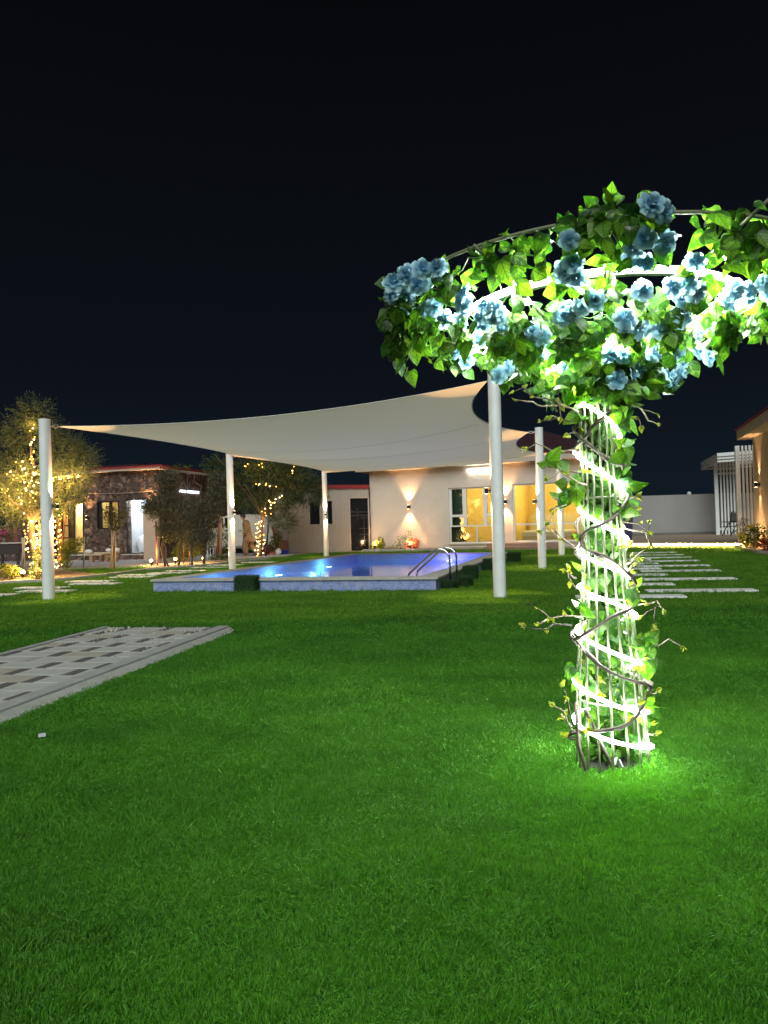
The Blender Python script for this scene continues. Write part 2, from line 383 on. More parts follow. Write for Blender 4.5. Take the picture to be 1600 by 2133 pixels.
xs = np.arange(LX0, LX1+1e-6, 0.2); ys = np.arange(LY0, LY1+1e-6, 0.2)
XX, YY = np.meshgrid(xs, ys); ZZ = lawn_h(XX, YY)
nx, ny = len(xs), len(ys)
cx = (XX[:-1, :-1]+XX[1:, 1:])/2; cy = (YY[:-1, :-1]+YY[1:, 1:])/2
keep = ~inpoly(cx, cy, inset(POOL, 0.17))
ii, jj = np.nonzero(keep)
faces = np.stack([ii*nx+jj, ii*nx+jj+1, (ii+1)*nx+jj+1, (ii+1)*nx+jj], 1)
me = bpy.data.meshes.new('lawn'); me.from_pydata(np.stack([XX.ravel(), YY.ravel(), ZZ.ravel()], 1).tolist(), [], faces.tolist())
me.polygons.foreach_set('use_smooth', [True]*len(me.polygons)); me.update()
link_mesh('lawn', me, m_turf, (0, 0, 0), kind='structure')
g = MB(); B = 600
for x0, x1, y0, y1 in ((-B, LX0, -B, B), (LX1, B, -B, B), (LX0, LX1, -B, LY0), (LX0, LX1, LY1, B)):
    g.quad((x0, y0, 0), (x1, y0, 0), (x1, y1, 0), (x0, y1, 0))
g.build('ground', m_sand, kind='structure')

# ------------------------------------------------------------------ paved walk (each paver its own part)
bed = MB(); bed.prism([pw(0, 0), pw(PW_W, 0), pw(PW_W, PW_L), pw(0, PW_L)][::-1], -0.05, 0.014)
path = bed.build('path', m_grout, kind='structure')
KW = 0.13
def slab_mesh(name, w, l, h, m):
    b = MB().bbox_chamf((0, 0, h/2), (w, l, h), 0.005); me = b.mesh(name); me.materials.append(m); return me
prz = math.atan2(PW_U.y, PW_U.x)
me_cache = {}
rows = int(PW_L/0.25)
for k in range(rows):
    off = ((k//2)*0.25 + (k % 2)*0.10) % 0.5
    a = KW - (0.5-off) if off > 0 else KW
    segs = []; pos = KW + off - 0.5
    while pos < PW_W:
        segs.append((pos, pos+0.10, 'd')); segs.append((pos+0.10, pos+0.5, 'l')); pos += 0.5
    for s0, s1, t in segs:
        s0 = max(s0, KW); s1 = min(s1, PW_W-0.07)
        w = s1-s0
        if w < 0.03: continue
        mat = m_dtile if t == 'd' else (m_ltile2 if RNG.random() < 0.22 else m_ltile)
        if t == 'd' and RNG.random() < 0.08: mat = m_kerb
        key = (round(w, 3), mat.name)
        if key not in me_cache: me_cache[key] = slab_mesh('paver', w-0.006, 0.244, 0.05, mat)
        c = pw((s0+s1)/2, (k+0.5)*0.25, 0.012 + RNG.normal(0, 0.0012))
        link_mesh('paver', me_cache[key], None, c, path, rot=Matrix.Rotation(prz + RNG.normal(0, 0.002), 4, 'Z').to_quaternion() @ Matrix.Rotation(RNG.normal(0, 0.004), 4, 'X').to_quaternion())
kb = slab_mesh('kerb_stone', KW-0.008, 0.89, 0.075, m_kerb); kb2 = slab_mesh('kerb_stone', 0.062, 0.89, 0.07, m_kerb)
for i in range(int(PW_L/0.9)):
    link_mesh('kerb_stone', kb, None, pw(KW/2, 0.45+i*0.9, 0.004), path, rot=Matrix.Rotation(prz, 4, 'Z').to_quaternion())
    link_mesh('kerb_stone', kb2, None, pw(PW_W-0.035, 0.45+i*0.9, 0.004), path, rot=Matrix.Rotation(prz, 4, 'Z').to_quaternion())
hb = MB()
for i in range(int(PW_L/0.9)):
    b0 = i*0.9+0.004; b1 = (i+1)*0.9-0.004
    hb.add([pw(-0.09, b0, -0.02), pw(0, b0, -0.02), pw(0, b0, 0.062), pw(-0.085, b0, 0.018), pw(-0.09, b1, -0.02), pw(0, b1, -0.02), pw(0, b1, 0.062), pw(-0.085, b1, 0.018)],
           [(0, 1, 2, 3), (7, 6, 5, 4), (0, 4, 5, 1), (1, 5, 6, 2), (2, 6, 7, 3), (3, 7, 4, 0)])
hb.build('kerb_haunch', m_kerbl, path)
gr = MB()
for _ in range(150):
    a, b = RNG.uniform(0.1, 1.4), abs(RNG.normal(0.5, 0.5)); r = RNG.uniform(0.004, 0.013)
    gr.sphere(pw(a, b, 0.064+r*0.4), r, 5, 3)
for _ in range(8):
    a, b = RNG.uniform(1.0, 1.4), RNG.uniform(0.1, 0.4); r = RNG.uniform(0.012, 0.03)
    gr.sphere(pw(a, b, 0.062+r*0.5), r, 6, 4, seed=_, amp=0.3)
gr.build('rubble', m_ltile2, kind='stuff', label='loose mortar crumbs scattered on the end of the paved walk', cat='rubble')

# ------------------------------------------------------------------ stepping slabs, right and left walks
SLABS = []
m_step_slab = M('pale_slab_concrete', (0.72, 0.73, 0.70), 0.85, var=(4, 0.16), bump=(60, 0.3, 0.003))
def stepping(name, items, lift=0.024):
    root = thing(name, kind='structure', loc=(items[0][0].x, items[0][0].y, 0))
    for c, L, W, rz in items:
        b = MB().bbox_chamf((0, 0, 0), (L, W*0.9, 0.08), 0.004)
        me = b.mesh('slab'); me.materials.append(m_step_slab)
        link_mesh('slab', me, None, (c.x, c.y, lift-0.04), root, rot=Matrix.Rotation(rz, 4, 'Z').to_quaternion())
        R = Matrix.Rotation(rz, 3, 'Z')
        SLABS.append([Vector((c.x, c.y, 0)) + R @ Vector((sx_*(L/2+.10), sy_*(W/2+.10), 0)) for sx_, sy_ in ((-1, -1), (1, -1), (1, 1), (-1, 1))])
    return root
items = []
for (xl, xr, y) in ((1347, 1572, 1233), (1340, 1530, 1208.5), (1335, 1497, 1191.5), (1328, 1475, 1181), (1316, 1455, 1171), (1308, 1443, 1164), (1300, 1428, 1158.5), (1294, 1412, 1153.5),
                    (1200, 1425, 1245.5), (1212, 1402, 1220.5), (1222, 1388, 1200.5), (1228, 1374, 1187.5), (1234, 1368, 1177), (1240, 1352, 1168)):
    c = (G(xl, y) + G(xr, y-3))/2
    L = (G(xr, y-3)-G(xl, y)).length
    items.append((c, min(L, 1.6), 0.34, -0.19))
stepping('stepping_path', items)
items = []
for (xl, xr, y) in ((45, 150, 1233), (40, 135, 1226), (152, 247, 1217.5), (145, 235, 1212.5), (225, 330, 1203.5), (240, 345, 1199), (305, 400, 1195), (330, 440, 1190.5), (395, 480, 1183.5), (420, 520, 1178.5), (500, 580, 1172.5), (-60, 12, 1241)):
    c = (G(xl, y) + G(xr, y-1))/2
    items.append((c, 1.15, 0.36, -0.25))
stepping('garden_path', items)

# =================================================================== SWIMMING POOL
pool = thing('swimming_pool', 'raised swimming pool clad in blue mosaic with glowing water', 'pool', P_NL)
CW = 0.34; ZT = 0.225; ZW = 0.015; DEPTH = -1.35
inner = inset(POOL, CW); outer = inset(POOL, 0.04)
sides = []
for i in range(4):
    a, b = outer[i], outer[(i+1) % 4]; ai, bi = inner[i], inner[(i+1) % 4]
    mb = MB(); mb.add([(a.x, a.y, -0.05), (b.x, b.y, -0.05), (b.x, b.y, ZT-0.035), (a.x, a.y, ZT-0.035)], [(0, 1, 2, 3)])
    w = mb.build('outer_wall', m_mosaic, pool); d = (b-a).normalized(); uv_planar(w, d, (0, 0, 1))
    mb = MB(); mb.add([(ai.x, ai.y, DEPTH), (bi.x, bi.y, DEPTH), (bi.x, bi.y, ZT-0.035), (ai.x, ai.y, ZT-0.035)], [(3, 2, 1, 0)])
    w = mb.build('basin_wall', m_mosaic_in, pool); uv_planar(w, d, (0, 0, 1))
    A, Bv = POOL[i], POOL[(i+1) % 4]; iA, iB = inset(POOL, CW+0.02)[i], inset(POOL, CW+0.02)[(i+1) % 4]
    n = max(6, int((Bv-A).length/0.6))
    for k in range(n):
        t0, t1 = k/n+0.003/(Bv-A).length, (k+1)/n-0.003/(Bv-A).length
        MB().prism([A.lerp(Bv, t0), A.lerp(Bv, t1), iA.lerp(iB, t1), iA.lerp(iB, t0)], ZT-0.035, ZT + RNG.normal(0, 0.001)).build('coping_stone', m_conc, pool)
mb = MB(); mb.add([(p.x, p.y, DEPTH) for p in inner], [(0, 1, 2, 3)])
w = mb.build('basin_floor', m_mosaic_in, pool); uv_planar(w, (1, 0, 0), (0, 1, 0))
def water_mat():
    m = bpy.data.materials.new('pool_water'); m.use_nodes = True; nt = m.node_tree; nt.nodes.clear()
    o = nt.nodes.new('ShaderNodeOutputMaterial')
    gl = nt.nodes.new('ShaderNodeBsdfGlossy'); gl.inputs['Roughness'].default_value = 0.03; gl.inputs[0].default_value = (0.9, 0.95, 1, 1)
    rf = nt.nodes.new('ShaderNodeBsdfRefraction'); rf.inputs['IOR'].default_value = 1.33; rf.inputs['Roughness'].default_value = 0.03; rf.inputs[0].default_value = (0.80, 0.93, 1.0, 1)
    tp = nt.nodes.new('ShaderNodeBsdfTransparent'); tp.inputs[0].default_value = (0.75, 0.9, 1.0, 1)
    m1 = nt.nodes.new('ShaderNodeMixShader'); m1.inputs[0].default_value = 0.55
    nt.links.new(rf.outputs[0], m1.inputs[1]); nt.links.new(tp.outputs[0], m1.inputs[2])
    fr = nt.nodes.new('ShaderNodeFresnel'); fr.inputs[0].default_value = 1.33
    m2 = nt.nodes.new('ShaderNodeMixShader'); nt.links.new(fr.outputs[0], m2.inputs[0])
    nt.links.new(m1.outputs[0], m2.inputs[1]); nt.links.new(gl.outputs[0], m2.inputs[2]); nt.links.new(m2.outputs[0], o.inputs[0])
    t = nt.nodes.new('ShaderNodeTexCoord'); n = nt.nodes.new('ShaderNodeTexNoise'); n.inputs['Scale'].default_value = 2.6; n.inputs['Detail'].default_value = 3
    nt.links.new(t.outputs['Object'], n.inputs['Vector'])
    bp = nt.nodes.new('ShaderNodeBump'); bp.inputs['Strength'].default_value = 0.16; bp.inputs['Distance'].default_value = 0.05
    nt.links.new(n.outputs[0], bp.inputs['Height'])
    for q in (gl, rf): nt.links.new(bp.outputs[0], q.inputs['Normal'])
    return m
mb = MB(); wi = inset(POOL, CW+0.003); mb.add([(p.x, p.y, ZW) for p in wi], [(0, 1, 2, 3)])
mb.build('water', water_mat(), kind='structure')
m_poolglass = emission('pool_lamp_glass', (0.45, 0.9, 1.0), 3.5)
def pool_light(side, t, z, col, e, lens=None):
    a, b = inner[side], inner[(side+1) % 4]; p = a.lerp(b, t); d = (b-a).normalized(); n = Vector((-d.y, d.x, 0))
    c = p + n*0.03 + Vector((0, 0, z))
    mb = MB(); X = d; Z = Vector((0, 0, 1))
    pts = [c + X*(0.085*math.cos(2*PI*k/14)) + Z*(0.085*math.sin(2*PI*k/14)) for k in range(14)]
    mb.add(pts + [c + n*0.03], [(k, (k+1) % 14, 14) for k in range(14)])
    o = mb.build('pool_lamp', lens or m_poolglass, pool)
    light('pool_lamp_light', 'POINT', c + n*0.22, e, col, pool, radius=0.08)
BLUE = (0.10, 0.42, 1.0); PURP = (0.36, 0.22, 1.0)
pool_light(3, 0.30, -0.22, (0.30, 0.80, 1.0), 60)
pool_light(3, 0.62, -0.22, (0.26, 0.68, 1.0), 60)
pool_light(3, 0.88, -0.22, (0.20, 0.5, 1.0), 60)
pool_light(1, 0.30, -0.25, (0.18, 0.25, 1.0), 80)
pool_light(1, 0.68, -0.25, PURP, 130, emission('violet_lamp_glass', (0.4, 0.3, 1.0), 3.5))
pool_light(2, 0.30, -0.25, PURP, 130, emission('violet_lamp_glass', (0.4, 0.3, 1.0), 3.5))

# ladder handrails at the near right corner
rail = thing('pool_ladder', 'shiny steel pool handrails arching over the near right corner of the pool', 'handrail', G(925, 1225))
uP = (P_FR-P_NR).normalized(); nP = Vector((uP.y, -uP.x, 0))   # outward to the right
base = P_NR + uP*0.55
for k in (0, 1):
    o0 = base + uP*(k*0.62)
    out_ = o0 + nP*0.10
    inn = o0 - nP*0.62
    pts = [out_ + Vector((0, 0, -0.02)), out_ + Vector((0, 0, 0.50))]
    for j in range(1, 9):
        a = PI*j/9*0.78
        pts.append(out_ + Vector((0, 0, 0.50)) - nP*(0.17*(1-math.cos(a))) + Vector((0, 0, 0.17*math.sin(a))))
    pts += [inn + Vector((0, 0, 0.26)), inn - nP*0.03 + Vector((0, 0, 0.20)), inn - nP*0.035 + Vector((0, 0, -0.7))]
    MB().tube(pts, 0.021, 12).build('rail', m_steel, rail, smooth=True)
    MB().lathe([(0.05, 0), (0.05, 0.008), (0.03, 0.014)], (out_.x, out_.y, 0.0), 14).build('flange', m_steel, rail)
for z in (-0.2, -0.45):
    a = base - nP*0.655; MB().box((*(a + uP*0.31).xy, z), (0.08, 0.6, 0.03), math.atan2(uP.y, uP.x)-PI/2).build('tread', m_steel, rail)

# artificial-grass covered step blocks round the pool
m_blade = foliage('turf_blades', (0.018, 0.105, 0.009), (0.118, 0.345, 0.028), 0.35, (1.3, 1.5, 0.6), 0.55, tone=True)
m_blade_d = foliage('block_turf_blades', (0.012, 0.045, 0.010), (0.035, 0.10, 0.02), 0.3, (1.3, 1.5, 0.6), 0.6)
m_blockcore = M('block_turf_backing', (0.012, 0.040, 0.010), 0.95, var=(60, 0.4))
def grass_block(c, L, W, Hh, rz, label):
    r = thing('grass_block', label, 'step block', (c.x, c.y, 0), group='turf covered step blocks round the pool')
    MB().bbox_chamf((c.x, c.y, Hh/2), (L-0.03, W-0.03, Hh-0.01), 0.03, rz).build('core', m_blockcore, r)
    mb = MB(); R = Matrix.Rotation(rz, 3, 'Z')
    for _ in range(1700):
        f = RNG.integers(0, 5); a, b = RNG.uniform(-.5, .5, 2)
        if f == 0: p = Vector((a*L, b*W, Hh)); n = Vector((0, 0, 1))
        elif f in (1, 2): s_ = 1 if f == 1 else -1; p = Vector((s_*L/2, a*W, (b+.5)*Hh)); n = Vector((s_, 0, 0.2))
        else: s_ = 1 if f == 3 else -1; p = Vector((a*L, s_*W/2, (b+.5)*Hh)); n = Vector((0, s_, 0.2))
        p = p - n*0.016
        t = Vector(RNG.normal(0, 1, 3)); d = (n + t*0.35).normalized()*0.035; sd_ = d.cross(Vector(RNG.normal(0, 1, 3))).normalized()*0.004
        q = [Vector(c)*1 + R @ x for x in (p-sd_, p+sd_, p+d)]
        mb.add(q, [(0, 1, 2)])
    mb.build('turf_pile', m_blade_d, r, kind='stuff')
rzN = math.atan2((P_NR-P_NL).y, (P_NR-P_NL).x); rzR = math.atan2(uP.y, uP.x)-PI/2
grass_block(G(515, 1233), 0.40, 0.28, 0.29, rzN, 'dark turf covered block standing against the near face of the pool')
grass_block(G(938, 1226), 0.25, 0.30, 0.14, rzR, 'lowest dark turf block at the foot of the steel handrails')
grass_block(G(968, 1221), 0.24, 0.5, 0.18, rzR, 'greener turf block right behind the handrail foot')
grass_block(G(981, 1207), 0.26, 0.42, 0.27, rzR, 'turf block against the pool side just beyond the handrails')
grass_block(G(1021, 1188), 0.28, 0.42, 0.27, rzR, 'turf block half hidden behind the tallest near shade post')
grass_block(G(1071, 1171), 0.34, 0.5, 0.27, rzR, 'farthest turf block at the far right corner of the pool')

# =================================================================== SHADE POSTS + SAIL
POSTS = [  # base, height, radius, label
    (Vector((-5.70, 12.03, 0)), 3.05, 'white shade post at the far left, nearest the tree full of fairy lights'),
    (Vector((-4.23, 19.66, 0)), 3.22, 'white shade post by the left edge of the pool, in front of the walking man'),
    (Vector((-2.20, 26.63, 0)), 3.24, 'farthest left white shade post in front of the ribbed cabin'),
    (Vector((1.67, 10.47, 0)), 3.33, 'tallest nearest white shade post just left of the flower tree'),
    (Vector((3.69, 16.75, 0)), 3.31, 'white shade post in front of the wide yellow lit window'),
    (Vector((5.66, 22.82, 0)), 3.35, 'smallest farthest right white shade post close beside the flower tree column')]
CENTER = Vector((-0.4, 17.2, 0))
m_lampglass = emission('warm_lamp_glass', (1.0, 0.62, 0.28), 22)
WARM = (1.0, 0.56, 0.25)
def sconce(c, n, parent, up=45, down=40, s=1.0, spot=75, blend=0.75):
    """two-way wall lamp: c on the wall, n outward"""
    n = n.normalized(); t = Vector((-n.y, n.x, 0))
    rz = math.atan2(n.y, n.x)
    b = MB().box(c + n*0.015*s, (0.03*s, 0.08*s, 0.10*s), rz).box(c + n*0.05*s, (0.06*s, 0.03*s, 0.03*s), rz)
    b.lathe([(0.045*s, -0.07*s), (0.045*s, 0.07*s)], c + n*0.105*s, 12)
    lamp = b.build('wall_lamp', m_black, parent)
    for sg in (1, -1):
        mb = MB().lathe([(0.038*s, 0.071*s*sg), (0.036*s, 0.074*s*sg)], c + n*0.105*s, 12)
        mb.build('lens', m_lampglass, lamp)
        light('wall_lamp_light', 'SPOT', c + n*0.105*s + Vector((0, 0, 0.09*s*sg)), up if sg > 0 else down, WARM, lamp, direction=Vector((0, 0, sg)) + n*0.02, radius=0.03, spot=spot, blend=blend)
    return lamp
SAILC = []
for i, (b, h, lab) in enumerate(POSTS):
    p = thing('shade_post', lab, 'post', b, group='white posts holding up the shade sail')
    R0 = 0.098 if i != 3 else 0.095
    lean = (b-CENTER).normalized()*0.02
    mb = MB(); mb.tube([b + Vector((0, 0, -0.05)), b + lean + Vector((0, 0, h))], [R0, R0*0.97], 28, cap=False); mb.build('pole', m_white, p, smooth=True)
    MB().lathe([(R0*0.985, 0), (R0*0.985, 0.012), (R0*0.5, 0.02)], (b.x+lean.x, b.y+lean.y, h), 24).build('cap', m_white, p)
    dirc = (CENTER-b); dirc.z = 0; dirc.normalize()
    top = b + lean + Vector((0, 0, h-0.09))
    e0 = top + dirc*(R0-0.02); e1 = top + dirc*(R0+0.16)
    s_ = MB().tube([e0, top + dirc*(R0+0.05)], 0.012, 8)
    c = top + dirc*(R0+0.085)
    up = Vector((0, 0, 1))
    s_.tube([c + dirc*(0.04*math.cos(a)) + up*(0.025*math.sin(a)) for a in np.linspace(0, 2*PI, 13)], 0.008, 6)
    s_.tube([top + dirc*(R0+0.12), e1], 0.012, 8)
    s_.build('shackle', m_galv, p)
    SAILC.append(e1)
    az = {0: (1, 0.15), 1: (0.75, -0.66), 2: (0.1, -1), 3: (-1, 0.45), 4: (-1, -0.1), 5: (-0.8, -0.6)}[i]
    n = Vector((az[0], az[1], 0)).normalized()
    sconce(b + n*(R0-0.004) + Vector((0, 0, 1.58)), n, p, 290, 260, 0.62, spot=74, blend=0.25)
def bez(a, b, inward, sag, t):
    p = a.lerp(b, t); k = 4*t*(1-t); return p + inward*k + Vector((0, 0, -sag*k))
L0, L1, L2, R0_, R1, R2 = SAILC
def inw(a, b, s=1):
    d = (b-a); d.z = 0; d.normalize(); return Vector((d.y, -d.x, 0))*s
NT, NS = 56, 44
def leftc(t):
    if t <= 0.5: return bez(L0, L1, inw(L0, L1)*0.55, 0.05, t*2)
    return bez(L1, L2, inw(L1, L2)*0.55, 0.05, t*2-1)
def rightc(t):
    if t <= 0.5: return bez(R0_, R1, -inw(R0_, R1)*0.66, 0.05, t*2)
    return bez(R1, R2, -inw(R1, R2)*0.66, 0.05, t*2-1)
def nearc(s): return bez(L0, R0_, inw(R0_, L0)*0.55, 0.09, s)
def farc(s): return bez(L2, R2, inw(L2, R2)*0.6, 0.10, s)
def sailp(s, t):
    c = leftc(t)*(1-s) + rightc(t)*s + nearc(s)*(1-t) + farc(s)*t
    c -= (L0*(1-s)+R0_*s)*(1-t) + (L2*(1-s)+R2*s)*t
    return c - Vector((0, 0, 0.20*(16*s*(1-s)*t*(1-t))**0.8 if 0 < s < 1 and 0 < t < 1 else 0))
def sail_mat():
    m = M('sail_fabric', (0.70, 0.61, 0.42), 0.85, var=(2.5, 0.06), bump=(260, 0.25, 0.002), trans=((0.80, 0.73, 0.52), 0.60)); return m
sail = thing('shade_sail', 'large cream shade sail stretched between six white posts over the pool', 'shade sail', (CENTER.x, CENTER.y, 2.7))
mb = MB(); mb.grid([[sailp(j/NS, i/NT) for j in range(NS+1)] for i in range(NT+1)])
mb.build('fabric', sail_mat(), sail, smooth=True)
m_seam = M('seam_thread', (0.20, 0.19, 0.17), 0.9)
for tt in (0.30, 0.52, 0.72):
    P = [[sailp(j/NS, tt+dt) + Vector((0, 0, -0.004)) for j in range(1, NS)] for dt in (-0.0009, 0.0009)]
    MB().grid(P).build('seam', m_seam, sail)
m_hem = M('sail_hem', (0.55, 0.52, 0.44), 0.8, var=(4, 0.1))
for f in (leftc, rightc):
    for h in (0, 1):
        MB().tube([f(h*0.5 + 0.5*k/24) for k in range(25)], 0.011, 6).build('edge_cable', m_hem, sail)
for f in (nearc, farc): MB().tube([f(k/40) for k in range(41)], 0.011, 6).build('edge_cable', m_hem, sail)
# =================================================================== HOUSE (lit windows)
class Frame:
    """local wall frame: o origin on the ground, u along the wall, n outward normal"""
    def __init__(s, a, b):
        s.o = Vector(a); s.u = (Vector(b)-Vector(a)).normalized(); s.L = (Vector(b)-Vector(a)).length
        s.n = Vector((s.u.y, -s.u.x, 0)); s.rz = math.atan2(s.u.y, s.u.x)
    def p(s, a, z, d=0.0): return s.o + s.u*a + s.n*d + Vector((0, 0, z))
    def box(s, mb, a0, a1, z0, z1, d0, d1):
        return mb.box(s.p((a0+a1)/2, (z0+z1)/2, (d0+d1)/2), (a1-a0, abs(d1-d0), z1-z0), s.rz)
    def hit(s, px, py):
        """where the sight line through that photo point meets this wall: (along, z)"""
        d = ray(px, py); o = Vector((0, 0, CAM_H)); t = (s.o-o).dot(s.n)/d.dot(s.n); q = o + d*t
        return (q-s.o).dot(s.u), q.z
def wall_with_holes(fr, L, H, holes, d0, d1, z0=0.0):
    mb = MB(); hs = sorted(holes); x = 0.0
    for (a0, a1, h0, h1) in hs:
        if a0 > x: fr.box(mb, x, a0, z0, H, d0, d1)
        if h0 > z0+0.01: fr.box(mb, a0, a1, z0, h0, d0, d1)
        if h1 < H: fr.box(mb, a0, a1, h1, H, d0, d1)
        x = a1
    if x < L: fr.box(mb, x, L, z0, H, d0, d1)
    return mb
def glass_mat():
    m = bpy.data.materials.new('window_glass'); m.use_nodes = True; nt = m.node_tree; nt.nodes.clear()
    o = nt.nodes.new('ShaderNodeOutputMaterial'); g_ = nt.nodes.new('ShaderNodeBsdfGlossy'); g_.inputs['Roughness'].default_value = 0.03
    t = nt.nodes.new('ShaderNodeBsdfTransparent'); t.inputs[0].default_value = (0.93, 0.95, 0.93, 1)
    f = nt.nodes.new('ShaderNodeFresnel'); f.inputs[0].default_value = 1.45; mx = nt.nodes.new('ShaderNodeMixShader')
    nt.links.new(f.outputs[0], mx.inputs[0]); nt.links.new(t.outputs[0], mx.inputs[1]); nt.links.new(g_.outputs[0], mx.inputs[2]); nt.links.new(mx.outputs[0], o.inputs[0]); return m
m_glass = glass_mat()
H = Frame((-0.62, 32.2, 0), (8.3, 27.9, 0))
m_darktile = M('dark_maroon_tile', (0.050, 0.020, 0.028), 0.5, var=(6, 0.35), bump=(30, 0.2, 0.004))
house = thing('house', 'cream single storey house with yellow lit windows and red tiled roof behind the pool', 'house', H.p(H.L/2, 0))
HZ = 3.55
w1a, w1t = H.hit(934, 1017); w1b, w1s = H.hit(1042, 1133); _, w1s = H.hit(938, 1132.5)
w2a, w2t = H.hit(1067, 1009); w2b, w2s = H.hit(1221, 1125); _, w2s = H.hit(1070, 1129)
_, w1t = H.hit(936, 1017)
wall_with_holes(H, H.L, HZ, [(w1a, w1b, w1s, w1t), (w2a, w2b, w2s, w2t)], -0.22, 0.0).build('wall', m_stucco, house)
HD = 6.0
mb = MB(); H.box(mb, 0.0, 0.22, 0, HZ, -HD, -0.221); mb.build('side_wall', m_stucco, house)
mb = MB(); H.box(mb, H.L-0.22, H.L, 0, HZ, -HD, -0.221); mb.build('side_wall', m_stucco, house)
mb = MB(); H.box(mb, 0, H.L, 0, HZ, -HD-0.2, -HD-0.001); mb.build('back_wall', m_stucco, house)
mb = MB(); H.box(mb, -0.45, H.L+0.5, HZ+0.001, HZ+0.05, -HD-0.5, 0.52); mb.build('soffit', m_fascia, house)
mb = MB(); H.box(mb, -0.45, H.L+0.5, HZ+0.051, HZ+0.30, 0.44, 0.52); mb.build('fascia', m_fascia, house)
mb = MB(); H.box(mb, -0.45, -0.37, HZ+0.051, HZ+0.30, -HD-0.5, 0.439); mb.build('fascia', m_fascia, house)
mb = MB(); H.box(mb, H.L+0.42, H.L+0.5, HZ+0.051, HZ+0.30, -HD-0.5, 0.439); mb.build('fascia', m_fascia, house)
def tile_roof(fr, a0, a1, d0, d1, z0, z1, parent, pitch=0.22, name='roof', hip=True, mat=m_redtile):
    """roman-tile front slope with rounded ridges running up the slope, hipped ends"""
    mb = MB(); n = int((a1-a0)/pitch); per = 6; rows_ = 8; P = []
    for r in range(rows_+1):
        t = r/rows_; row = []
        h0 = a0 + ((d1-d0)*0 + (abs(d1-d0)*t*0.9 if hip else 0)); h1 = a1 - (abs(d1-d0)*t*0.9 if hip else 0)
        for k in range(n*per+1):
            s = k/(n*per); a = h0 + (h1-h0)*s
            ph = (a-a0)/pitch
            z = z0 + (z1-z0)*t + 0.035*abs(math.sin(PI*ph)) - 0.012*((t*rows_) % 1)
            row.append(fr.p(a, z, d0 + (d1-d0)*t))
        P.append(row)
    mb.grid(P); roof = mb.build(name, mat, parent, smooth=True)
    return roof
roof = tile_roof(H, -0.52, H.L+0.57, 0.56, -2.9, HZ+0.30, HZ+1.55, house, mat=m_darktile)
mb = MB()
A0, A1 = H.p(-0.52, HZ+0.31, 0.56), H.p(H.L+0.57, HZ+0.31, 0.56); B0, B1 = H.p(-0.52, HZ+0.31, -HD-0.6), H.p(H.L+0.57, HZ+0.31, -HD-0.6)
T0, T1 = H.p(-0.52+3.1, HZ+1.55, -2.9), H.p(H.L+0.57-3.1, HZ+1.55, -2.9)
mb.add([A0, B0, T0, A1, B1, T1], [(0, 2, 1), (3, 4, 5), (1, 2, 5, 4)]); mb.build('roof_slope', m_darktile, house)
# eave tile noses, each its own tile
nose = MB().lathe([(0.075, -0.06), (0.08, 0.06)], (0, 0, 0), 10).mesh('ridge_tile'); nose.materials.append(m_redtile)
mb = MB(); H.box(mb, -0.5, H.L+0.55, HZ+0.24, HZ+0.31, 0.525, 0.57); mb.build('gutter', m_redtile, house)
m_plinth = M('plinth_tile', (0.42, 0.33, 0.25), 0.7, var=(3, 0.2))
mb = MB(); H.box(mb, 0.0, H.L, 0.0, 0.10, 0.003, 0.03); mb.build('plinth', m_plinth, house)
# rooms
zc = 2.95; RD = 3.6
def room(fr, parent, a0, a1, depth, zf, zc_, wallm, floorm, ceilm):
    mb = MB()
    fr.box(mb, a0, a1, zf, zc_, -depth-0.05, -depth); 
    fr.box(mb, a0-0.05, a0, zf, zc_, -depth, -0.23); fr.box(mb, a1, a1+0.05, zf, zc_, -depth, -0.23)
    o = mb.build('room_wall', wallm, parent)
    mb = MB(); fr.box(mb, a0, a1, zf-0.05, zf-0.001, -depth, -0.23); mb.build('room_floor', floorm, parent)
    mb = MB(); fr.box(mb, a0, a1, zc_+0.001, zc_+0.05, -depth, -0.23); mb.build('room_ceiling', ceilm, parent)
    return o
mid = (w1b+w2a)/2
m_rfloor = M('room_floor_tile', (0.40, 0.30, 0.14), 0.35, var=(3, 0.2))
room(H, house, 0.30, mid-0.06, RD, 0.12, zc, m_paper, m_rfloor, m_plasterw)
room(H, house, mid+0.06, H.L-0.30, RD, 0.12, zc, m_paper, m_rfloor, m_plasterw)
m_roomlamp = emission('room_lamp_glass', (1.0, 0.85, 0.5), 6)
for a in ((0.3+mid)/2+1.0, (mid+H.L)/2):
    c = H.p(a, zc-0.03, -1.6)
    lp = MB().lathe([(0.16, -0.03), (0.18, 0.0)], c, 16).build('ceiling_lamp', m_roomlamp, house)
    light('ceiling_lamp_light', 'POINT', c - Vector((0, 0, 0.14)), 250, (1.0, 0.80, 0.42), lp, radius=0.15)
def window(fr, parent, a0, a1, z0, z1, mulls, trans, mat=m_upvc, fw=0.055, dep=(-0.14, -0.06), sill=True):
    mb = MB()
    fr.box(mb, a0, a0+fw, z0, z1, *dep); fr.box(mb, a1-fw, a1, z0, z1, *dep)
    fr.box(mb, a0+fw, a1-fw, z0, z0+fw, *dep); fr.box(mb, a0+fw, a1-fw, z1-fw, z1, *dep)
    win = mb.build('window', mat, parent)
    for a, b, c, d in mulls:
        m2 = MB(); fr.box(m2, a, b, c, d, dep[0]+0.004, dep[1]-0.004); m2.build('glazing_bar', mat, win)
    m2 = MB(); fr.box(m2, a0+fw, a1-fw, z0+fw, z1-fw, -0.104, -0.098); m2.build('pane', m_glass, win)
    if sill:
        m2 = MB(); fr.box(m2, a0-0.05, a1+0.05, z0-0.05, z0-0.001, -0.05, 0.05); m2.build('sill', m_fascia, win)
    return win
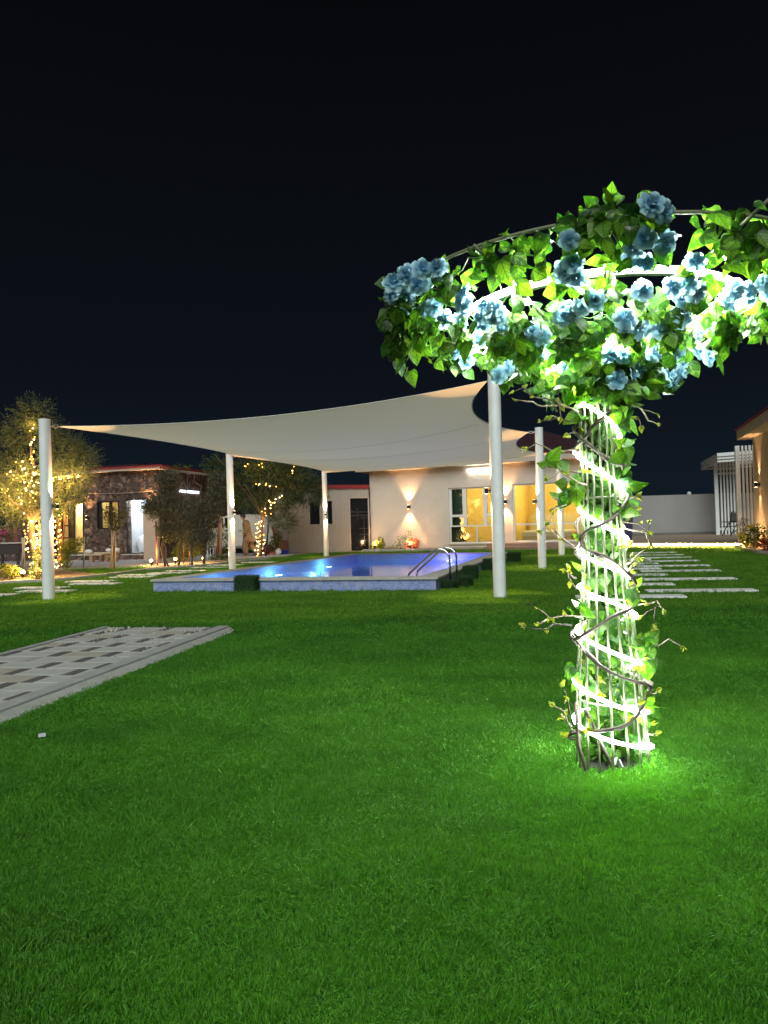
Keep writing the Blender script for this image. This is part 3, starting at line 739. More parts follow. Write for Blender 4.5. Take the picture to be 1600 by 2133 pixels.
def bars1():
    _, zt = H.hit(950, 1096); r = []
    aL, _ = H.hit(968, 1050); aR, _ = H.hit(1008, 1050); _, zm = H.hit(950, 1074.5); aB, _ = H.hit(993, 1110)
    r.append((w1a+0.056, w1b-0.056, zt-0.03, zt+0.03)); r.append((aL-0.06, aL+0.06, zt+0.031, w1t-0.056)); r.append((aR-0.06, aR+0.06, zt+0.031, w1t-0.056))
    r.append((w1a+0.056, aL-0.061, zm-0.05, zm+0.05)); r.append((aR+0.061, w1b-0.056, zm-0.05, zm+0.05)); r.append((aB-0.03, aB+0.03, w1s+0.056, zt-0.031))
    # inner casement frame of the left and right sashes
    for x0, x1 in ((w1a+0.056, aL-0.061), (aR+0.061, w1b-0.056)):
        r.append((x0, x0+0.05, zt+0.031, zm-0.051)); r.append((x1-0.05, x1, zt+0.031, zm-0.051)); r.append((x0, x0+0.06, zm+0.051, w1t-0.056)); r.append((x1-0.06, x1, zm+0.051, w1t-0.056))
    return r
window(H, house, w1a, w1b, w1s, w1t, bars1(), None)
_, z2t = H.hit(1090, 1092)
a2, _ = H.hit(1160, 1110)
window(H, house, w2a, w2b, w2s, w2t, [(w2a+0.056, w2b-0.056, z2t-0.028, z2t+0.028)], None)
# curtain, bed, cabinet inside
P = []
for i in range(7):
    z = w1s + 0.06 + (w1t-w1s-0.05)*i/6; row = []
    pinch = 1 - 0.45*math.exp(-((z-(w1s+0.75))/0.35)**2)
    for k in range(41):
        s = k/40; row.append(H.p(w1a-0.05 + 0.68*s*pinch, z, -0.36 + 0.045*math.sin(s*44)))
    P.append(row)
MB().grid(P).build('curtain', m_curtain, house, smooth=True)
bed_ = MB(); b0, _ = H.hit(1078, 1100)
H.box(bed_, b0, b0+2.0, 0.13, 0.50, -2.7, -0.75); bed_.build('bed_base', m_bed, house)
mb = MB().bbox_chamf(H.p(b0+1.0, 0.62, -1.72), (2.06, 1.9, 0.24), 0.08, H.rz); mb.build('mattress', m_linen, house)
mb = MB(); H.box(mb, b0-0.1, b0+2.1, 0.13, 1.45, -2.86, -2.72); mb.build('headboard', m_bed, house)
mb = MB(); H.box(mb, b0+2.5, b0+3.1, 0.13, 0.65, -2.6, -2.1); mb.build('bedside_cabinet', m_bed, house)
mb = MB(); a3, z3 = H.hit(1199, 1070); H.box(mb, a3+0.35, a3+0.5, z3-0.1, z3+0.05, -RD+0.001, -RD+0.02); mb.build('switch_plate', m_upvc, house)
mb = MB(); H.box(mb, w1a+0.2, w1b, 0.13, 0.33, -3.2, -2.5); mb.build('low_bench', m_bed, house)
# wall lamps on the house
for px, py in ((853, 1056), (1054, 1045), (1254, 1050)):
    a, z = H.hit(px, py); sconce(H.p(a, z, 0.0), H.n, house, 260, 260, 1.25, spot=80)
# bright tube lamp under the eave
a0, z0 = H.hit(974, 980); a1, _ = H.hit(1030, 976)
tube = MB(); H.box(tube, a0, a1, z0+0.03, z0+0.09, 0.003, 0.05); tb = tube.build('tube_lamp', m_upvc, house)
mb = MB(); mb.tube([H.p(a0+0.03, z0, 0.06), H.p(a1-0.03, z0, 0.06)], 0.045, 10); mb.build('tube_glass', emission('cool_tube_glass', (1.0, 0.98, 0.88), 26), tb)
# step and porch in front
mb = MB(); st = thing('entrance_step', 'low brown tiled entrance step before the wide lit window', 'step', H.p(7.2, 0, 0.6))
m_step = M('brown_step_tile', (0.30, 0.19, 0.14), 0.6, var=(5, 0.2))
for k in range(4):
    mb = MB(); H.box(mb, 5.6+k*0.75, 6.345+k*0.75, 0.0, 0.13, 0.04, 0.95); mb.build('tile', m_step, st)
    mb = MB(); H.box(mb, 5.6+k*0.75, 6.345+k*0.75, 0.132, 0.26, 0.04, 0.55); mb.build('tile', m_step, st)

# =================================================================== RIBBED CABIN
Cb = Frame((-4.15, 30.6, 0), (-0.66, 31.95, 0))
cabin = thing('cabin', 'beige vertically ribbed cabin with dark door and windows left of the house', 'cabin', Cb.p(1.8, 0))
_, cz = Cb.hit(740, 1017.5)
d0_, dz1 = Cb.hit(729, 1038); d1_, _ = Cb.hit(772, 1038); d1_ = min(d1_, Cb.L-0.05)
ca, cat_ = Cb.hit(645, 1044); cb_, cbt = Cb.hit(667, 1092); cc_, _ = Cb.hit(681, 1044); ce_, _ = Cb.hit(692, 1044)
hol = [(ca, cb_, cbt, cat_), (cc_, ce_, cbt, cat_), (d0_, d1_, 0.02, dz1)]
wall_with_holes(Cb, Cb.L, cz, hol, -0.12, -0.03).build('wall', m_cabin, cabin)
mb = MB(); Cb.box(mb, 0, 0.1, 0, cz, -2.5, -0.121); Cb.box(mb, 0, Cb.L, 0, cz, -2.6, -2.501); mb.build('side_wall', m_cabin, cabin)
# proud ribs, each one a part
n = int(Cb.L/0.085)
for k in range(n):
    a = 0.02 + k*0.085
    segs = [(0.0, cz)]
    for (h0, h1, g0, g1) in hol:
        if h0-0.05 < a+0.02 < h1+0.05:
            segs = [q for q in ((0.0, g0-0.05), (g1+0.05, cz)) if q[1]-q[0] > 0.1]
    for z0, z1 in segs:
        mb = MB(); q = [Cb.p(a, 0, -0.031), Cb.p(a+0.012, 0, 0.0), Cb.p(a+0.038, 0, 0.0), Cb.p(a+0.05, 0, -0.031)]
        mb.prism(q[::-1], z0, z1); mb.build('rib', m_cabin, cabin)
mb = MB(); Cb.box(mb, -0.06, Cb.L, cz+0.001, cz+0.16, -2.7, 0.06); mb.build('roof', m_redtile, cabin)
def trim(fr, parent, a0, a1, z0, z1, mat, w=0.05, d=(-0.03, 0.012), bottom=True, name='frame'):
    mb = MB(); fr.box(mb, a0-w, a0, z0, z1+w, *d); fr.box(mb, a1, a1+w, z0, z1+w, *d); fr.box(mb, a0, a1, z1, z1+w, *d)
    if bottom: fr.box(mb, a0-w, a1+w, z0-w, z0-0.001, *d)
    return mb.build(name, mat, parent)
for a0, a1 in ((ca, cb_), (cc_, ce_)):
    mb = MB(); Cb.box(mb, a0, a1, cbt, cat_, -0.085, -0.075); wn = mb.build('window', m_dark, cabin)
    trim(Cb, wn, a0, a1, cbt, cat_, m_cabin)
mb = MB(); Cb.box(mb, d0_, d1_, 0.02, dz1, -0.09, -0.07); dr = mb.build('door', m_dark, cabin)
trim(Cb, dr, d0_, d1_, 0.02, dz1, m_cabin, bottom=False)
m_dbar = M('door_bar', (0.05, 0.05, 0.055), 0.35, 0.4)
dw = d1_-d0_
for (x0, x1, z0, z1) in ((0, 1, .66, .69), (0, 1, .73, .75), (.38, .44, .58, .82), (0.05, .4, .73, .76), (.5, .98, .62, .635), (.75, .79, .1, .62), (.5, 1, .42, .435), (.5, 1, .31, .325)):
    mb = MB(); Cb.box(mb, d0_+x0*dw, d0_+x1*dw, z0*dz1, z1*dz1, -0.069, -0.055); mb.build('bar', m_dbar, dr)

# =================================================================== STONE BUILDING (left)
SC = AT(334, 1165, 28.0); SC.z = 0
S = Frame((SC.x-7.2, SC.y+2.1, 0), (SC.x, SC.y, 0))
def stone_mat():
    m = bpy.data.materials.new('rubble_cladding'); m.use_nodes = True; nt = m.node_tree; b = nt.nodes['Principled BSDF']; b.inputs['Roughness'].default_value = 0.9
    t = nt.nodes.new('ShaderNodeTexCoord'); v = nt.nodes.new('ShaderNodeTexVoronoi'); v.inputs['Scale'].default_value = 7.5
    n = nt.nodes.new('ShaderNodeTexNoise'); n.inputs['Scale'].default_value = 9; n.inputs['Detail'].default_value = 6
    nt.links.new(t.outputs['Object'], n.inputs['Vector'])
    mxv = nt.nodes.new('ShaderNodeMix'); mxv.data_type = 'VECTOR'; mxv.inputs['Factor'].default_value = 0.12
    nt.links.new(t.outputs['Object'], mxv.inputs['A']); nt.links.new(n.outputs['Color'], mxv.inputs['B']); nt.links.new(mxv.outputs['Result'], v.inputs['Vector'])
    sep = nt.nodes.new('ShaderNodeSeparateColor'); nt.links.new(v.outputs['Color'], sep.inputs[0])
    r = nt.nodes.new('ShaderNodeValToRGB'); r.color_ramp.elements[0].color = (0.075, 0.048, 0.036, 1); r.color_ramp.elements[1].color = (0.36, 0.25, 0.20, 1)
    e = r.color_ramp.elements.new(0.75); e.color = (0.16, 0.10, 0.075, 1)
    nt.links.new(sep.outputs[0], r.inputs[0])
    m2 = nt.nodes.new('ShaderNodeMix'); m2.data_type = 'RGBA'; m2.blend_type = 'MULTIPLY'; m2.inputs['Factor'].default_value = 0.7
    nt.links.new(r.outputs[0], m2.inputs['A']); nt.links.new(n.outputs[0], m2.inputs['B']); nt.links.new(m2.outputs['Result'], b.inputs['Base Color'])
    v2 = nt.nodes.new('ShaderNodeTexVoronoi'); v2.inputs['Scale'].default_value = 7.5; v2.feature = 'DISTANCE_TO_EDGE'; nt.links.new(mxv.outputs['Result'], v2.inputs['Vector'])
    bp = nt.nodes.new('ShaderNodeBump'); bp.inputs['Strength'].default_value = 1.0; bp.inputs['Distance'].default_value = 0.06
    ad = nt.nodes.new('ShaderNodeMath'); ad.operation = 'ADD'; nt.links.new(v2.outputs[0], ad.inputs[0])
    ml = nt.nodes.new('ShaderNodeMath'); ml.operation = 'MULTIPLY'; ml.inputs[1].default_value = 0.25; nt.links.new(n.outputs[0], ml.inputs[0]); nt.links.new(ml.outputs[0], ad.inputs[1])
    nt.links.new(ad.outputs[0], bp.inputs['Height']); nt.links.new(bp.outputs[0], b.inputs['Normal'])
    return m
m_stone = stone_mat()
stoneb = thing('stone_building', 'dark rubble stone clad villa with lit doorways behind the fairy light trees', 'villa', S.p(3.6, 0))
SZ = S.hit(334, 978)[1]
def h4(x0, x1, y0, y1):
    a0, zt = S.hit(x0, y0); a1, _ = S.hit(x1, y0); _, zb = S.hit((x0+x1)/2, y1); return (a0, a1, zb, zt)
dA = h4(145, 172, 1050, 1151); wB = h4(204, 246, 1047, 1099); dC = h4(265, 306, 1042, 1151)
dB = h4(112, 142, 1047, 1151)
wall_with_holes(S, S.L, SZ, [dB, dA, wB, dC], -0.25, 0.0).build('wall', m_stone, stoneb)
# loose proud stones over the cladding
sm = [MB().sphere((0, 0, 0), (0.09, 0.05, 0.075), 7, 4, seed=k*3.1, amp=0.5).mesh('stone') for k in range(5)]
for q in sm: q.materials.append(m_stone)
cnt = 0
while cnt < 260:
    a, z = RNG.uniform(0.1, S.L-0.05), RNG.uniform(0.1, SZ-0.1)
    if any(h[0]-0.08 < a < h[1]+0.08 and h[2]-0.08 < z < h[3]+0.08 for h in (dA, wB, dC, dB)): continue
    c = S.p(a, z, 0.0); k = RNG.uniform(0.7, 1.5)
    link_mesh('stone', sm[cnt % 5], None, c, stoneb, rot=Matrix.Rotation(S.rz, 4, 'Z').to_quaternion() @ Matrix.Rotation(RNG.uniform(0, 6), 4, 'Y').to_quaternion(), scale=(k, k, k)); cnt += 1
Sr = Frame(SC, (SC.x+1.7, SC.y+7.5, 0))
mb = MB(); Sr.box(mb, 0.26, Sr.L, 0, SZ, -0.25, 0.0); mb.build('side_wall', m_stone, stoneb)
mb = MB(); S.box(mb, -0.3, S.L+0.25, SZ+0.001, SZ+0.05, -5.5, 0.30); mb.build('soffit', m_fascia, stoneb)
mb = MB(); S.box(mb, -0.3, S.L+0.25, SZ+0.051, SZ+0.14, 0.22, 0.30); mb.build('fascia', m_fascia, stoneb)
mb = MB(); Sr.box(mb, -0.2, Sr.L, SZ+0.001, SZ+0.14, -0.15, 0.26); mb.build('fascia', m_fascia, stoneb)
tile_roof(S, -0.35, S.L+0.36, 0.34, -2.2, SZ+0.14, SZ+0.50, stoneb, mat=m_darktile)
mb = MB(); S.box(mb, -0.35, S.L+0.36, SZ+0.10, SZ+0.16, 0.305, 0.36); mb.build('gutter', m_redtile, stoneb)
mb = MB(); Sr.box(mb, -0.38, Sr.L, SZ+0.10, SZ+0.16, 0.305, 0.36); mb.build('gutter', m_redtile, stoneb)
tile_roof(Sr, -0.33, Sr.L, 0.36, -2.2, SZ+0.14, SZ+0.50, stoneb, mat=m_darktile)
def lit_recess(fr, parent, h, depth, wallm, lampcol, e, floorz=None):
    a0, a1, z0, z1 = h; mb = MB()
    g_ = 0.12
    fr.box(mb, a0-g_, a1+g_, z0, z1+0.3, -depth-0.05, -depth); fr.box(mb, a0-g_-.05, a0-g_, z0, z1+0.3, -depth, -0.26); fr.box(mb, a1+g_, a1+g_+.05, z0, z1+0.3, -depth, -0.26)
    fr.box(mb, a0-g_, a1+g_, z0-0.05, z0-0.001, -depth, -0.26); fr.box(mb, a0-g_, a1+g_, z1+0.3, z1+0.35, -depth, -0.26)
    o = mb.build('room_wall', wallm, parent)
    c = fr.p((a0+a1)/2, z1+0.12, -depth*0.38); lp = MB().sphere(c, 0.06, 8, 5).build('room_lamp', emission('room_bulb_glass', lampcol, 5), parent)
    light('room_lamp_light', 'POINT', c - Vector((0, 0, 0.09)), e, lampcol, lp, radius=0.1)
m_yroom = M('warm_room_plaster', (0.70, 0.60, 0.34), 0.8, var=(3, 0.1)); m_wroom = M('white_room_plaster', (0.70, 0.72, 0.74), 0.8, var=(3, 0.1))
lit_recess(S, stoneb, dA, 1.8, m_yroom, (1.0, 0.80, 0.45), 170)
lit_recess(S, stoneb, dB, 1.2, m_yroom, (1.0, 0.62, 0.25), 45)
lit_recess(S, stoneb, wB, 1.3, m_yroom, (1.0, 0.86, 0.5), 16)
lit_recess(S, stoneb, dC, 1.8, m_wroom, (0.82, 0.93, 1.0), 110)
m_dframe = M('dark_aluminium', (0.035, 0.032, 0.03), 0.4, 0.5, var=(8, 0.2))
for h, bars in ((dA, 0), (wB, 1), (dC, 0), (dB, 2)):
    o = trim(S, stoneb, *h, m_dframe, 0.05, (-0.10, 0.02), name='door_frame' if not bars else 'window_frame')
    if bars == 2:
        for f0 in (0.28, 0.52, 0.76):
            mb = MB(); S.box(mb, h[0], h[1], h[2]+(h[3]-h[2])*f0, h[2]+(h[3]-h[2])*f0+.05, -0.09, -0.04); mb.build('glazing_bar', m_dframe, o)
        mb = MB(); S.box(mb, (h[0]+h[1])/2-.03, (h[0]+h[1])/2+.03, h[2], h[3], -0.095, -0.036); mb.build('glazing_bar', m_dframe, o)
    elif bars:
        for f0, f1 in ((0.0, 0.16), (0.52, 0.66)):
            mb = MB(); S.box(mb, h[0]+(h[1]-h[0])*f0, h[0]+(h[1]-h[0])*f1, h[2], h[3], -0.09, -0.04); mb.build('shutter', m_dframe, o)
    else:
        mb = MB(); S.box(mb, h[0]-0.15, h[1]+0.25, h[2]-0.12, h[2]-0.052, -0.2, 0.28); mb.build('threshold', m_conc, stoneb)
mb = MB(); S.box(mb, 0.0, S.L, 0.0, dA[2]-0.125, 0.002, 0.45); mb.build('plinth_step', m_stone, stoneb)
# window stiles in the lit door and the pale sheet over it
for px, py in ((187, 1078), (318, 1066)):
    a, z = S.hit(px, py); sconce(S.p(a, z, 0.10), S.n, stoneb, 260, 20, 1.0, spot=80)
a0, z0 = S.hit(188, 1028); a1, _ = S.hit(330, 1025)
MB().tube([S.p(a0+(a1-a0)*k/8, z0-0.05*math.sin(PI*k/8), 0.10) for k in range(9)], 0.012, 5).build('cable', m_twig2, stoneb)
a0, z0 = Sr.hit(372, 1023); a1, _ = Sr.hit(412, 1020)
mb = MB(); mb.tube([Sr.p(a0, z0, 0.08), Sr.p(a1, z0, 0.08)], 0.055, 8); o = mb.build('tube_lamp', emission('cold_tube_glass', (0.82, 0.90, 1.0), 3), stoneb)
# bags of stuff seen through the right doorway
for k in range(3):
    c = S.p(dC[0]+0.15+0.3*k, dC[2], -0.8-0.2*(k % 2)); r = MB().sphere(c + Vector((0, 0, 0.30)), (0.26, 0.24, 0.40), 12, 8, seed=4+k, amp=0.35)
    r.build('plastic_bag', m_bag, None, smooth=True, label=['white plastic bag on the left inside the bright right doorway', 'white plastic bag in the middle of the bright right doorway', 'white plastic bag on the right inside the bright right doorway'][k], cat='bag')

# patio, beds, kerbs on the left
pat = [G(-420, 1186), G(40, 1186.5), G(205, 1184), G(300, 1180.5), G(420, 1173.0), G(600, 1160), Vector((-3.0, 33.5, 0)), Vector((-12, 36, 0)), Vector((-24, 36, 0))]
mb = MB(); mb.prism(pat, -0.03, 0.05); mb.build('patio', m_patio, kind='structure')
LAWNX = [pat]
bedp = [G(-300, 1220), G(30, 1213.5), G(92, 1211), G(150, 1206), G(215, 1199), G(150, 1190), G(105, 1187.2), G(-300, 1190)]
mb = MB(); mb.prism(bedp[::-1] if False else bedp, -0.03, 0.03); mb.build('flower_bed_soil', m_soil, kind='structure')
bed2 = [G(300, 1187), G(390, 1180.5), G(470, 1172.5), G(470, 1168), G(410, 1171.5), G(318, 1178)]
mb = MB(); mb.prism(bed2, -0.03, 0.03); mb.build('flower_bed_soil', m_soil, kind='structure')
LAWNX += [bedp, bed2]
def kerb_line(name, pts, w, h, mat, label):
    pts = [Vector((p.x, p.y, 0)) for p in pts]
    r = thing(name, label, 'kerb', pts[len(pts)//2])
    for i in range(len(pts)-1):
        a, b = pts[i], pts[i+1]; n = max(1, round((b-a).length/0.9))
        for k in range(n):
            p, q = a.lerp(b, k/n), a.lerp(b, (k+1)/n); d = (q-p).normalized()*0.004
            MB().beam(p + d + Vector((0, 0, h/2-0.03)), q - d + Vector((0, 0, h/2-0.03)), w, h+0.06).build('kerb_stone', mat, r)
    return r
kerb_line('kerb', [G(-300, 1223), G(0, 1217), G(90, 1213), G(150, 1208), G(215, 1201), G(300, 1190), G(400, 1182), G(470, 1174.5), G(560, 1166)], 0.16, 0.07, m_conc, 'curving pale kerb edging the lawn in front of the left flower bed')
kerb_line('kerb', [G(105, 1188.0), G(205, 1184.5), G(300, 1181.5)], 0.12, 0.06, m_conc, 'short straight kerb between the strip of lawn and the patio on the left')
# =================================================================== TREES AND PLANTS
m_casu = foliage('grey_green_needles', (0.050, 0.070, 0.034), (0.115, 0.140, 0.070), 0.35)
m_casu2 = foliage('dark_green_needles', (0.032, 0.052, 0.020), (0.085, 0.115, 0.045), 0.35)
m_dusty = foliage('dusty_leaves', (0.052, 0.056, 0.036), (0.125, 0.125, 0.085), 0.3)
m_yleaf = foliage('yellow_green_leaves', (0.09, 0.11, 0.015), (0.20, 0.22, 0.04), 0.45)
m_leafg = foliage('plain_green_leaves', (0.03, 0.07, 0.015), (0.09, 0.14, 0.035), 0.4)
m_redleaf = foliage('red_leaves', (0.28, 0.03, 0.015), (0.42, 0.13, 0.04), 0.4, (1.3, 0.8, 0.6))
m_pink = foliage('pink_petals', (0.45, 0.05, 0.20), (0.60, 0.14, 0.34), 0.4, (1.1, 0.8, 1.0))
m_wpetal = foliage('yellow_petals', (0.55, 0.38, 0.03), (0.65, 0.5, 0.1), 0.4)
def unit(n):
    v = RNG.normal(0, 1, (n, 3)); return v/np.linalg.norm(v, axis=1)[:, None]
def leaf_cloud(pos, dirs, length, width, droop=0.0):
    """pos,dirs Nx3; diamond leaves, slightly folded"""
    n = len(pos); d = dirs/np.linalg.norm(dirs, axis=1)[:, None]
    s = np.cross(d, unit(n)); s /= np.linalg.norm(s, axis=1)[:, None]; nn = np.cross(s, d)
    L = (length*RNG.uniform(0.7, 1.3, n))[:, None]; W = (width*RNG.uniform(0.7, 1.3, n))[:, None]
    a = pos; b = pos + d*L*0.45 + s*W*0.5 + nn*W*0.15; c = pos + d*L + np.array([0, 0, -droop])*L; e = pos + d*L*0.45 - s*W*0.5 + nn*W*0.15
    return np.stack([a, b, c, e], 1).reshape(-1, 3)
def cloud_mesh(name, V, m, parent, kind=None):
    n = len(V)//4; lo, hi = V.min(0), V.max(0); o = Vector(((lo[0]+hi[0])/2, (lo[1]+hi[1])/2, lo[2]))
    me = bpy.data.meshes.new(name); me.vertices.add(n*4); me.vertices.foreach_set('co', (V-np.array(o)).astype(np.float32).ravel())
    me.loops.add(n*4); me.loops.foreach_set('vertex_index', np.arange(n*4, dtype=np.int32))
    me.polygons.add(n); me.polygons.foreach_set('loop_start', np.arange(0, n*4, 4, dtype=np.int32)); me.polygons.foreach_set('loop_total', np.full(n, 4, dtype=np.int32))
    me.update(calc_edges=True)
    return link_mesh(name, me, m, o, parent, kind=kind)
def feather_cloud(clumps, per, length, width, up=0.3):
    """sprays: short stems thrown outwards from clump hearts, needles set along each stem"""
    Vs = []
    for (c, r, w) in clumps:
        n = int(per*w); c = np.array(c); r = np.array(r)
        d = unit(n); rad = RNG.uniform(0.15, 1.0, n)**0.6
        base = c + d*r*rad[:, None]*0.85; out = d*r/np.linalg.norm(r)*1.7 + np.array([0, 0, up]) + unit(n)*0.45
        out /= np.linalg.norm(out, axis=1)[:, None]
        sl = RNG.uniform(0.18, 0.42, n)
        for k in range(7):
            t = k/6.0
            p = base + out*(sl*t)[:, None]; dd = out*1.0 + unit(n)*0.75
            Vs.append(leaf_cloud(p, dd, length, width, 0.1))
    return np.concatenate(Vs)
def trunk_mesh(parent, base, stems, m, name='trunk'):
    mb = MB()
    for pts, r0, r1 in stems:
        P = [Vector(p) for p in pts]; n = len(P)
        mb.tube(P, [r0 + (r1-r0)*i/(n-1) for i in range(n)], 8)
    return mb.build(name, m, parent, smooth=True)
def wob(a, b, n, amp):
    a = Vector(a); b = Vector(b); out = []
    for i in range(n+1):
        t = i/n; j = Vector(RNG.normal(0, amp, 3))*math.sin(PI*t); out.append(a.lerp(b, t) + j)
    return out

# big left tree wound with fairy lights
T1 = Vector((-9.0, 18.45, 0))
def tpt(px, py, dy=0.0): return AT(px, py, T1.y+dy)
tree1 = thing('tree', 'tall feathery grey green tree at the left edge wound with golden fairy lights', 'tree', T1)
limbs1 = []
forks = [tpt(66, 880), tpt(40, 950, 0.3), tpt(110, 935, 0.5), tpt(150, 985, -0.2), tpt(-30, 960, 0.4), tpt(10, 1020, -0.4), tpt(165, 1035, 0.2)]
fk = tpt(66, 1085)
trunk_stems = [(wob(T1 + Vector((0, 0, -0.1)), fk, 5, 0.03), 0.10, 0.08), (wob(T1 + Vector((0.18, 0.1, -0.1)), tpt(84, 1090), 5, 0.03), 0.06, 0.05), (wob(T1 + Vector((0.30, -0.1, -0.1)), tpt(80, 1110), 5, 0.05), 0.045, 0.035)]
trunk_mesh(tree1, T1, trunk_stems, m_bark)
for f in forks:
    limb = wob(fk, f, 6, 0.06); limbs1.append(limb); trunk_mesh(tree1, T1, [(limb, 0.06, 0.015)], m_bark, 'limb')
cl1 = [(tpt(72, 868), (.42, .42, .42), 1.0), (tpt(95, 905, .3), (.45, .45, .35), .8), (tpt(40, 905, .1), (.40, .4, .4), .8), (tpt(130, 945, .2), (.55, .5, .42), 1.2), (tpt(168, 955, .1), (.36, .4, .36), .9), (tpt(150, 990, -.2), (.5, .5, .4), 1.1),
       (tpt(10, 930, .3), (.5, .5, .45), .9), (tpt(20, 985, .1), (.6, .5, .45), 1.2), (tpt(60, 1000, -.2), (.55, .5, .4), 1.0), (tpt(100, 1010, .3), (.6, .5, .4), 1.1), (tpt(145, 1040, .0), (.42, .4, .32), .9), (tpt(10, 1040, -.3), (.6, .5, .4), 1.2),
       (tpt(45, 1060, .0), (.55, .5, .35), 1.0), (tpt(-60, 960, .2), (.7, .6, .6), 1.4), (tpt(-60, 1040, .2), (.7, .6, .5), 1.2), (tpt(95, 1055, .2), (.5, .4, .3), .8), (tpt(12, 1085, .2), (.45, .4, .25), .5)]
cloud_mesh('crown', feather_cloud(cl1, 330, 0.085, 0.014), m_casu, tree1)
# fairy lights: golden bulbs on a wire, wound round trunk and boughs
m_bulb = emission('fairy_bulb_glass', (1.0, 0.50, 0.08), 6)
m_bulb2 = emission('pale_fairy_bulb_glass', (1.0, 0.72, 0.30), 9)
bulb_mes = []
for mm, r in ((m_bulb, 0.021), (m_bulb2, 0.024)):
    q = MB().sphere((0, 0, 0), r, 6, 4).mesh('bulb', smooth=True); q.materials.append(mm); bulb_mes.append(q)
m_wire = M('fairy_wire', (0.10, 0.06, 0.03), 0.6, var=(20, 0.3))
def fairy(label, runs, group, base, glow=9):
    r = thing('fairy_lights', label, 'fairy lights', base, group=group); wires = MB(); tot = 0
    for pts, rad, turns, nb in runs:
        n = max(nb, 2); path_ = []
        m = len(pts)-1
        for i in range(n):
            t = i/(n-1); s = t*m; k = min(int(s), m-1); p = Vector(pts[k]).lerp(Vector(pts[k+1]), s-k)
            a = 2*PI*turns*t + RNG.normal(0, 0.25); rr = rad*RNG.uniform(0.7, 1.3)
            q = p + Vector((rr*math.cos(a), rr*math.sin(a), RNG.normal(0, 0.02))); path_.append(q)
            if tot < 300: link_mesh('bulb', bulb_mes[0 if RNG.random() < 0.7 else 1], None, q, r); tot += 1
        wires.tube(path_, 0.004, 3)
    wires.build('wire', m_wire, r)
    gl_ = [q for pts, *_ in runs for q in (Vector(pts[len(pts)//4]), Vector(pts[len(pts)//2]), Vector(pts[-1]))]
    for q in gl_: light('bulb_light', 'POINT', q + Vector((0.05, -0.16, 0)), glow, (1.0, 0.56, 0.16), r, radius=0.12)
    return r
runs = [(trunk_stems[0][0], 0.17, 9, 84), (trunk_stems[1][0], 0.13, 8, 60), (trunk_stems[2][0], 0.12, 7, 40)]
runs += [([fk, tpt(66, 960), tpt(68, 885)], 0.05, 5, 26)]
runs += [([fk, tpt(40, 1040, -.3), tpt(5, 1020, -.4), tpt(-20, 1010, -.4)], 0.12, 3, 16), ([tpt(62, 1040), tpt(45, 1000, -.4), tpt(30, 985, -.5), tpt(60, 955, -.3)], 0.16, 4, 20), ([tpt(66, 1030, -.3), tpt(62, 985, -.4), tpt(85, 990, -.4)], 0.15, 4, 28),
         ([tpt(100, 1000, -.3), tpt(128, 995, -.4), tpt(150, 992, -.4), tpt(168, 992, -.3)], 0.10, 4, 34), ([tpt(15, 1060, -.5), tpt(30, 1050, -.5), tpt(55, 1075, -.5)], 0.12, 2, 14), ([tpt(100, 1010, -.3), tpt(140, 1015, -.4), tpt(155, 1005, -.4)], 0.10, 3, 16), ([tpt(108, 1070, -.1), tpt(128, 1045, -.2)], 0.1, 1, 8)]
fairy('dense golden fairy lights wound round the trunk and boughs of the left tree', runs, None, T1, 20)

# slim staked young tree just right of the near left post, with lights
T1b = G(124, 1187)
tr = thing('sapling', 'slim staked sapling with wound fairy lights right of the leftmost post', 'sapling', T1b)
def ap(px, py, b, dy=0.0): return AT(px, py, b.y+dy)
st_ = [wob(T1b, ap(119, 1080, T1b), 5, 0.02)]
trunk_mesh(tr, T1b, [(st_[0], 0.035, 0.02), (wob(st_[0][-1], ap(128, 1040, T1b), 3, 0.02), 0.02, 0.01), (wob(st_[0][-1], ap(105, 1050, T1b), 3, 0.02), 0.02, 0.01)], m_bark)
cloud_mesh('crown', leaf_cloud(np.array(ap(122, 1062, T1b)) + unit(700)*RNG.uniform(.1, 1, 700)[:, None]*np.array([.42, .4, .34]), unit(700)+[0, 0, -.2], 0.10, 0.03), m_leafg, tr)
MB().tube([ap(124, 1186, T1b, -.08), ap(138, 1058, T1b, -.08)], 0.028, 7).build('stake', m_redwood, tr, smooth=True)
MB().tube([ap(130, 1186, T1b, .1), ap(124, 1060, T1b, .1)], 0.026, 7).build('stake', m_redwood, tr, smooth=True)
fairy('fairy lights spiralling up the slim staked sapling right of the leftmost post', [(st_[0], 0.10, 9, 58), ([ap(110, 1075, T1b), ap(118, 1060, T1b), ap(130, 1065, T1b), ap(134, 1075, T1b)], 0.10, 3, 24)], None, T1b)
# climbing green plant beside it
def shrub(label, base, blobs, n, ln, wd, mat, cat='shrub', name='shrub', stems=5, group=None):
    r = thing(name, label, cat, base, group=group); V = []; mb = MB()
    for c, rad in blobs:
        k = int(n*(rad[0]*rad[2])/sum(b[1][0]*b[1][2] for b in blobs))+20
        d = unit(k); V.append(leaf_cloud(np.array(c) + d*np.array(rad)*(RNG.uniform(0.1, 1, k)**0.6)[:, None], d + unit(k)*0.8 + [0, 0, 0.2], ln, wd, 0.15))
        for j in range(max(1, stems//len(blobs))):
            mb.tube(wob(Vector((base.x+RNG.normal(0, .05), base.y+RNG.normal(0, .05), base.z-0.03)), Vector(c)+Vector(RNG.normal(0, .5, 3)*np.array(rad)), 4, 0.03), [0.014, 0.012, 0.010, 0.007, 0.004], 5)
    mb.build('stem', m_bark, r, smooth=True)
    cloud_mesh('leaves', np.concatenate(V), mat, r, kind=None)
    return r
b = G(136, 1187)
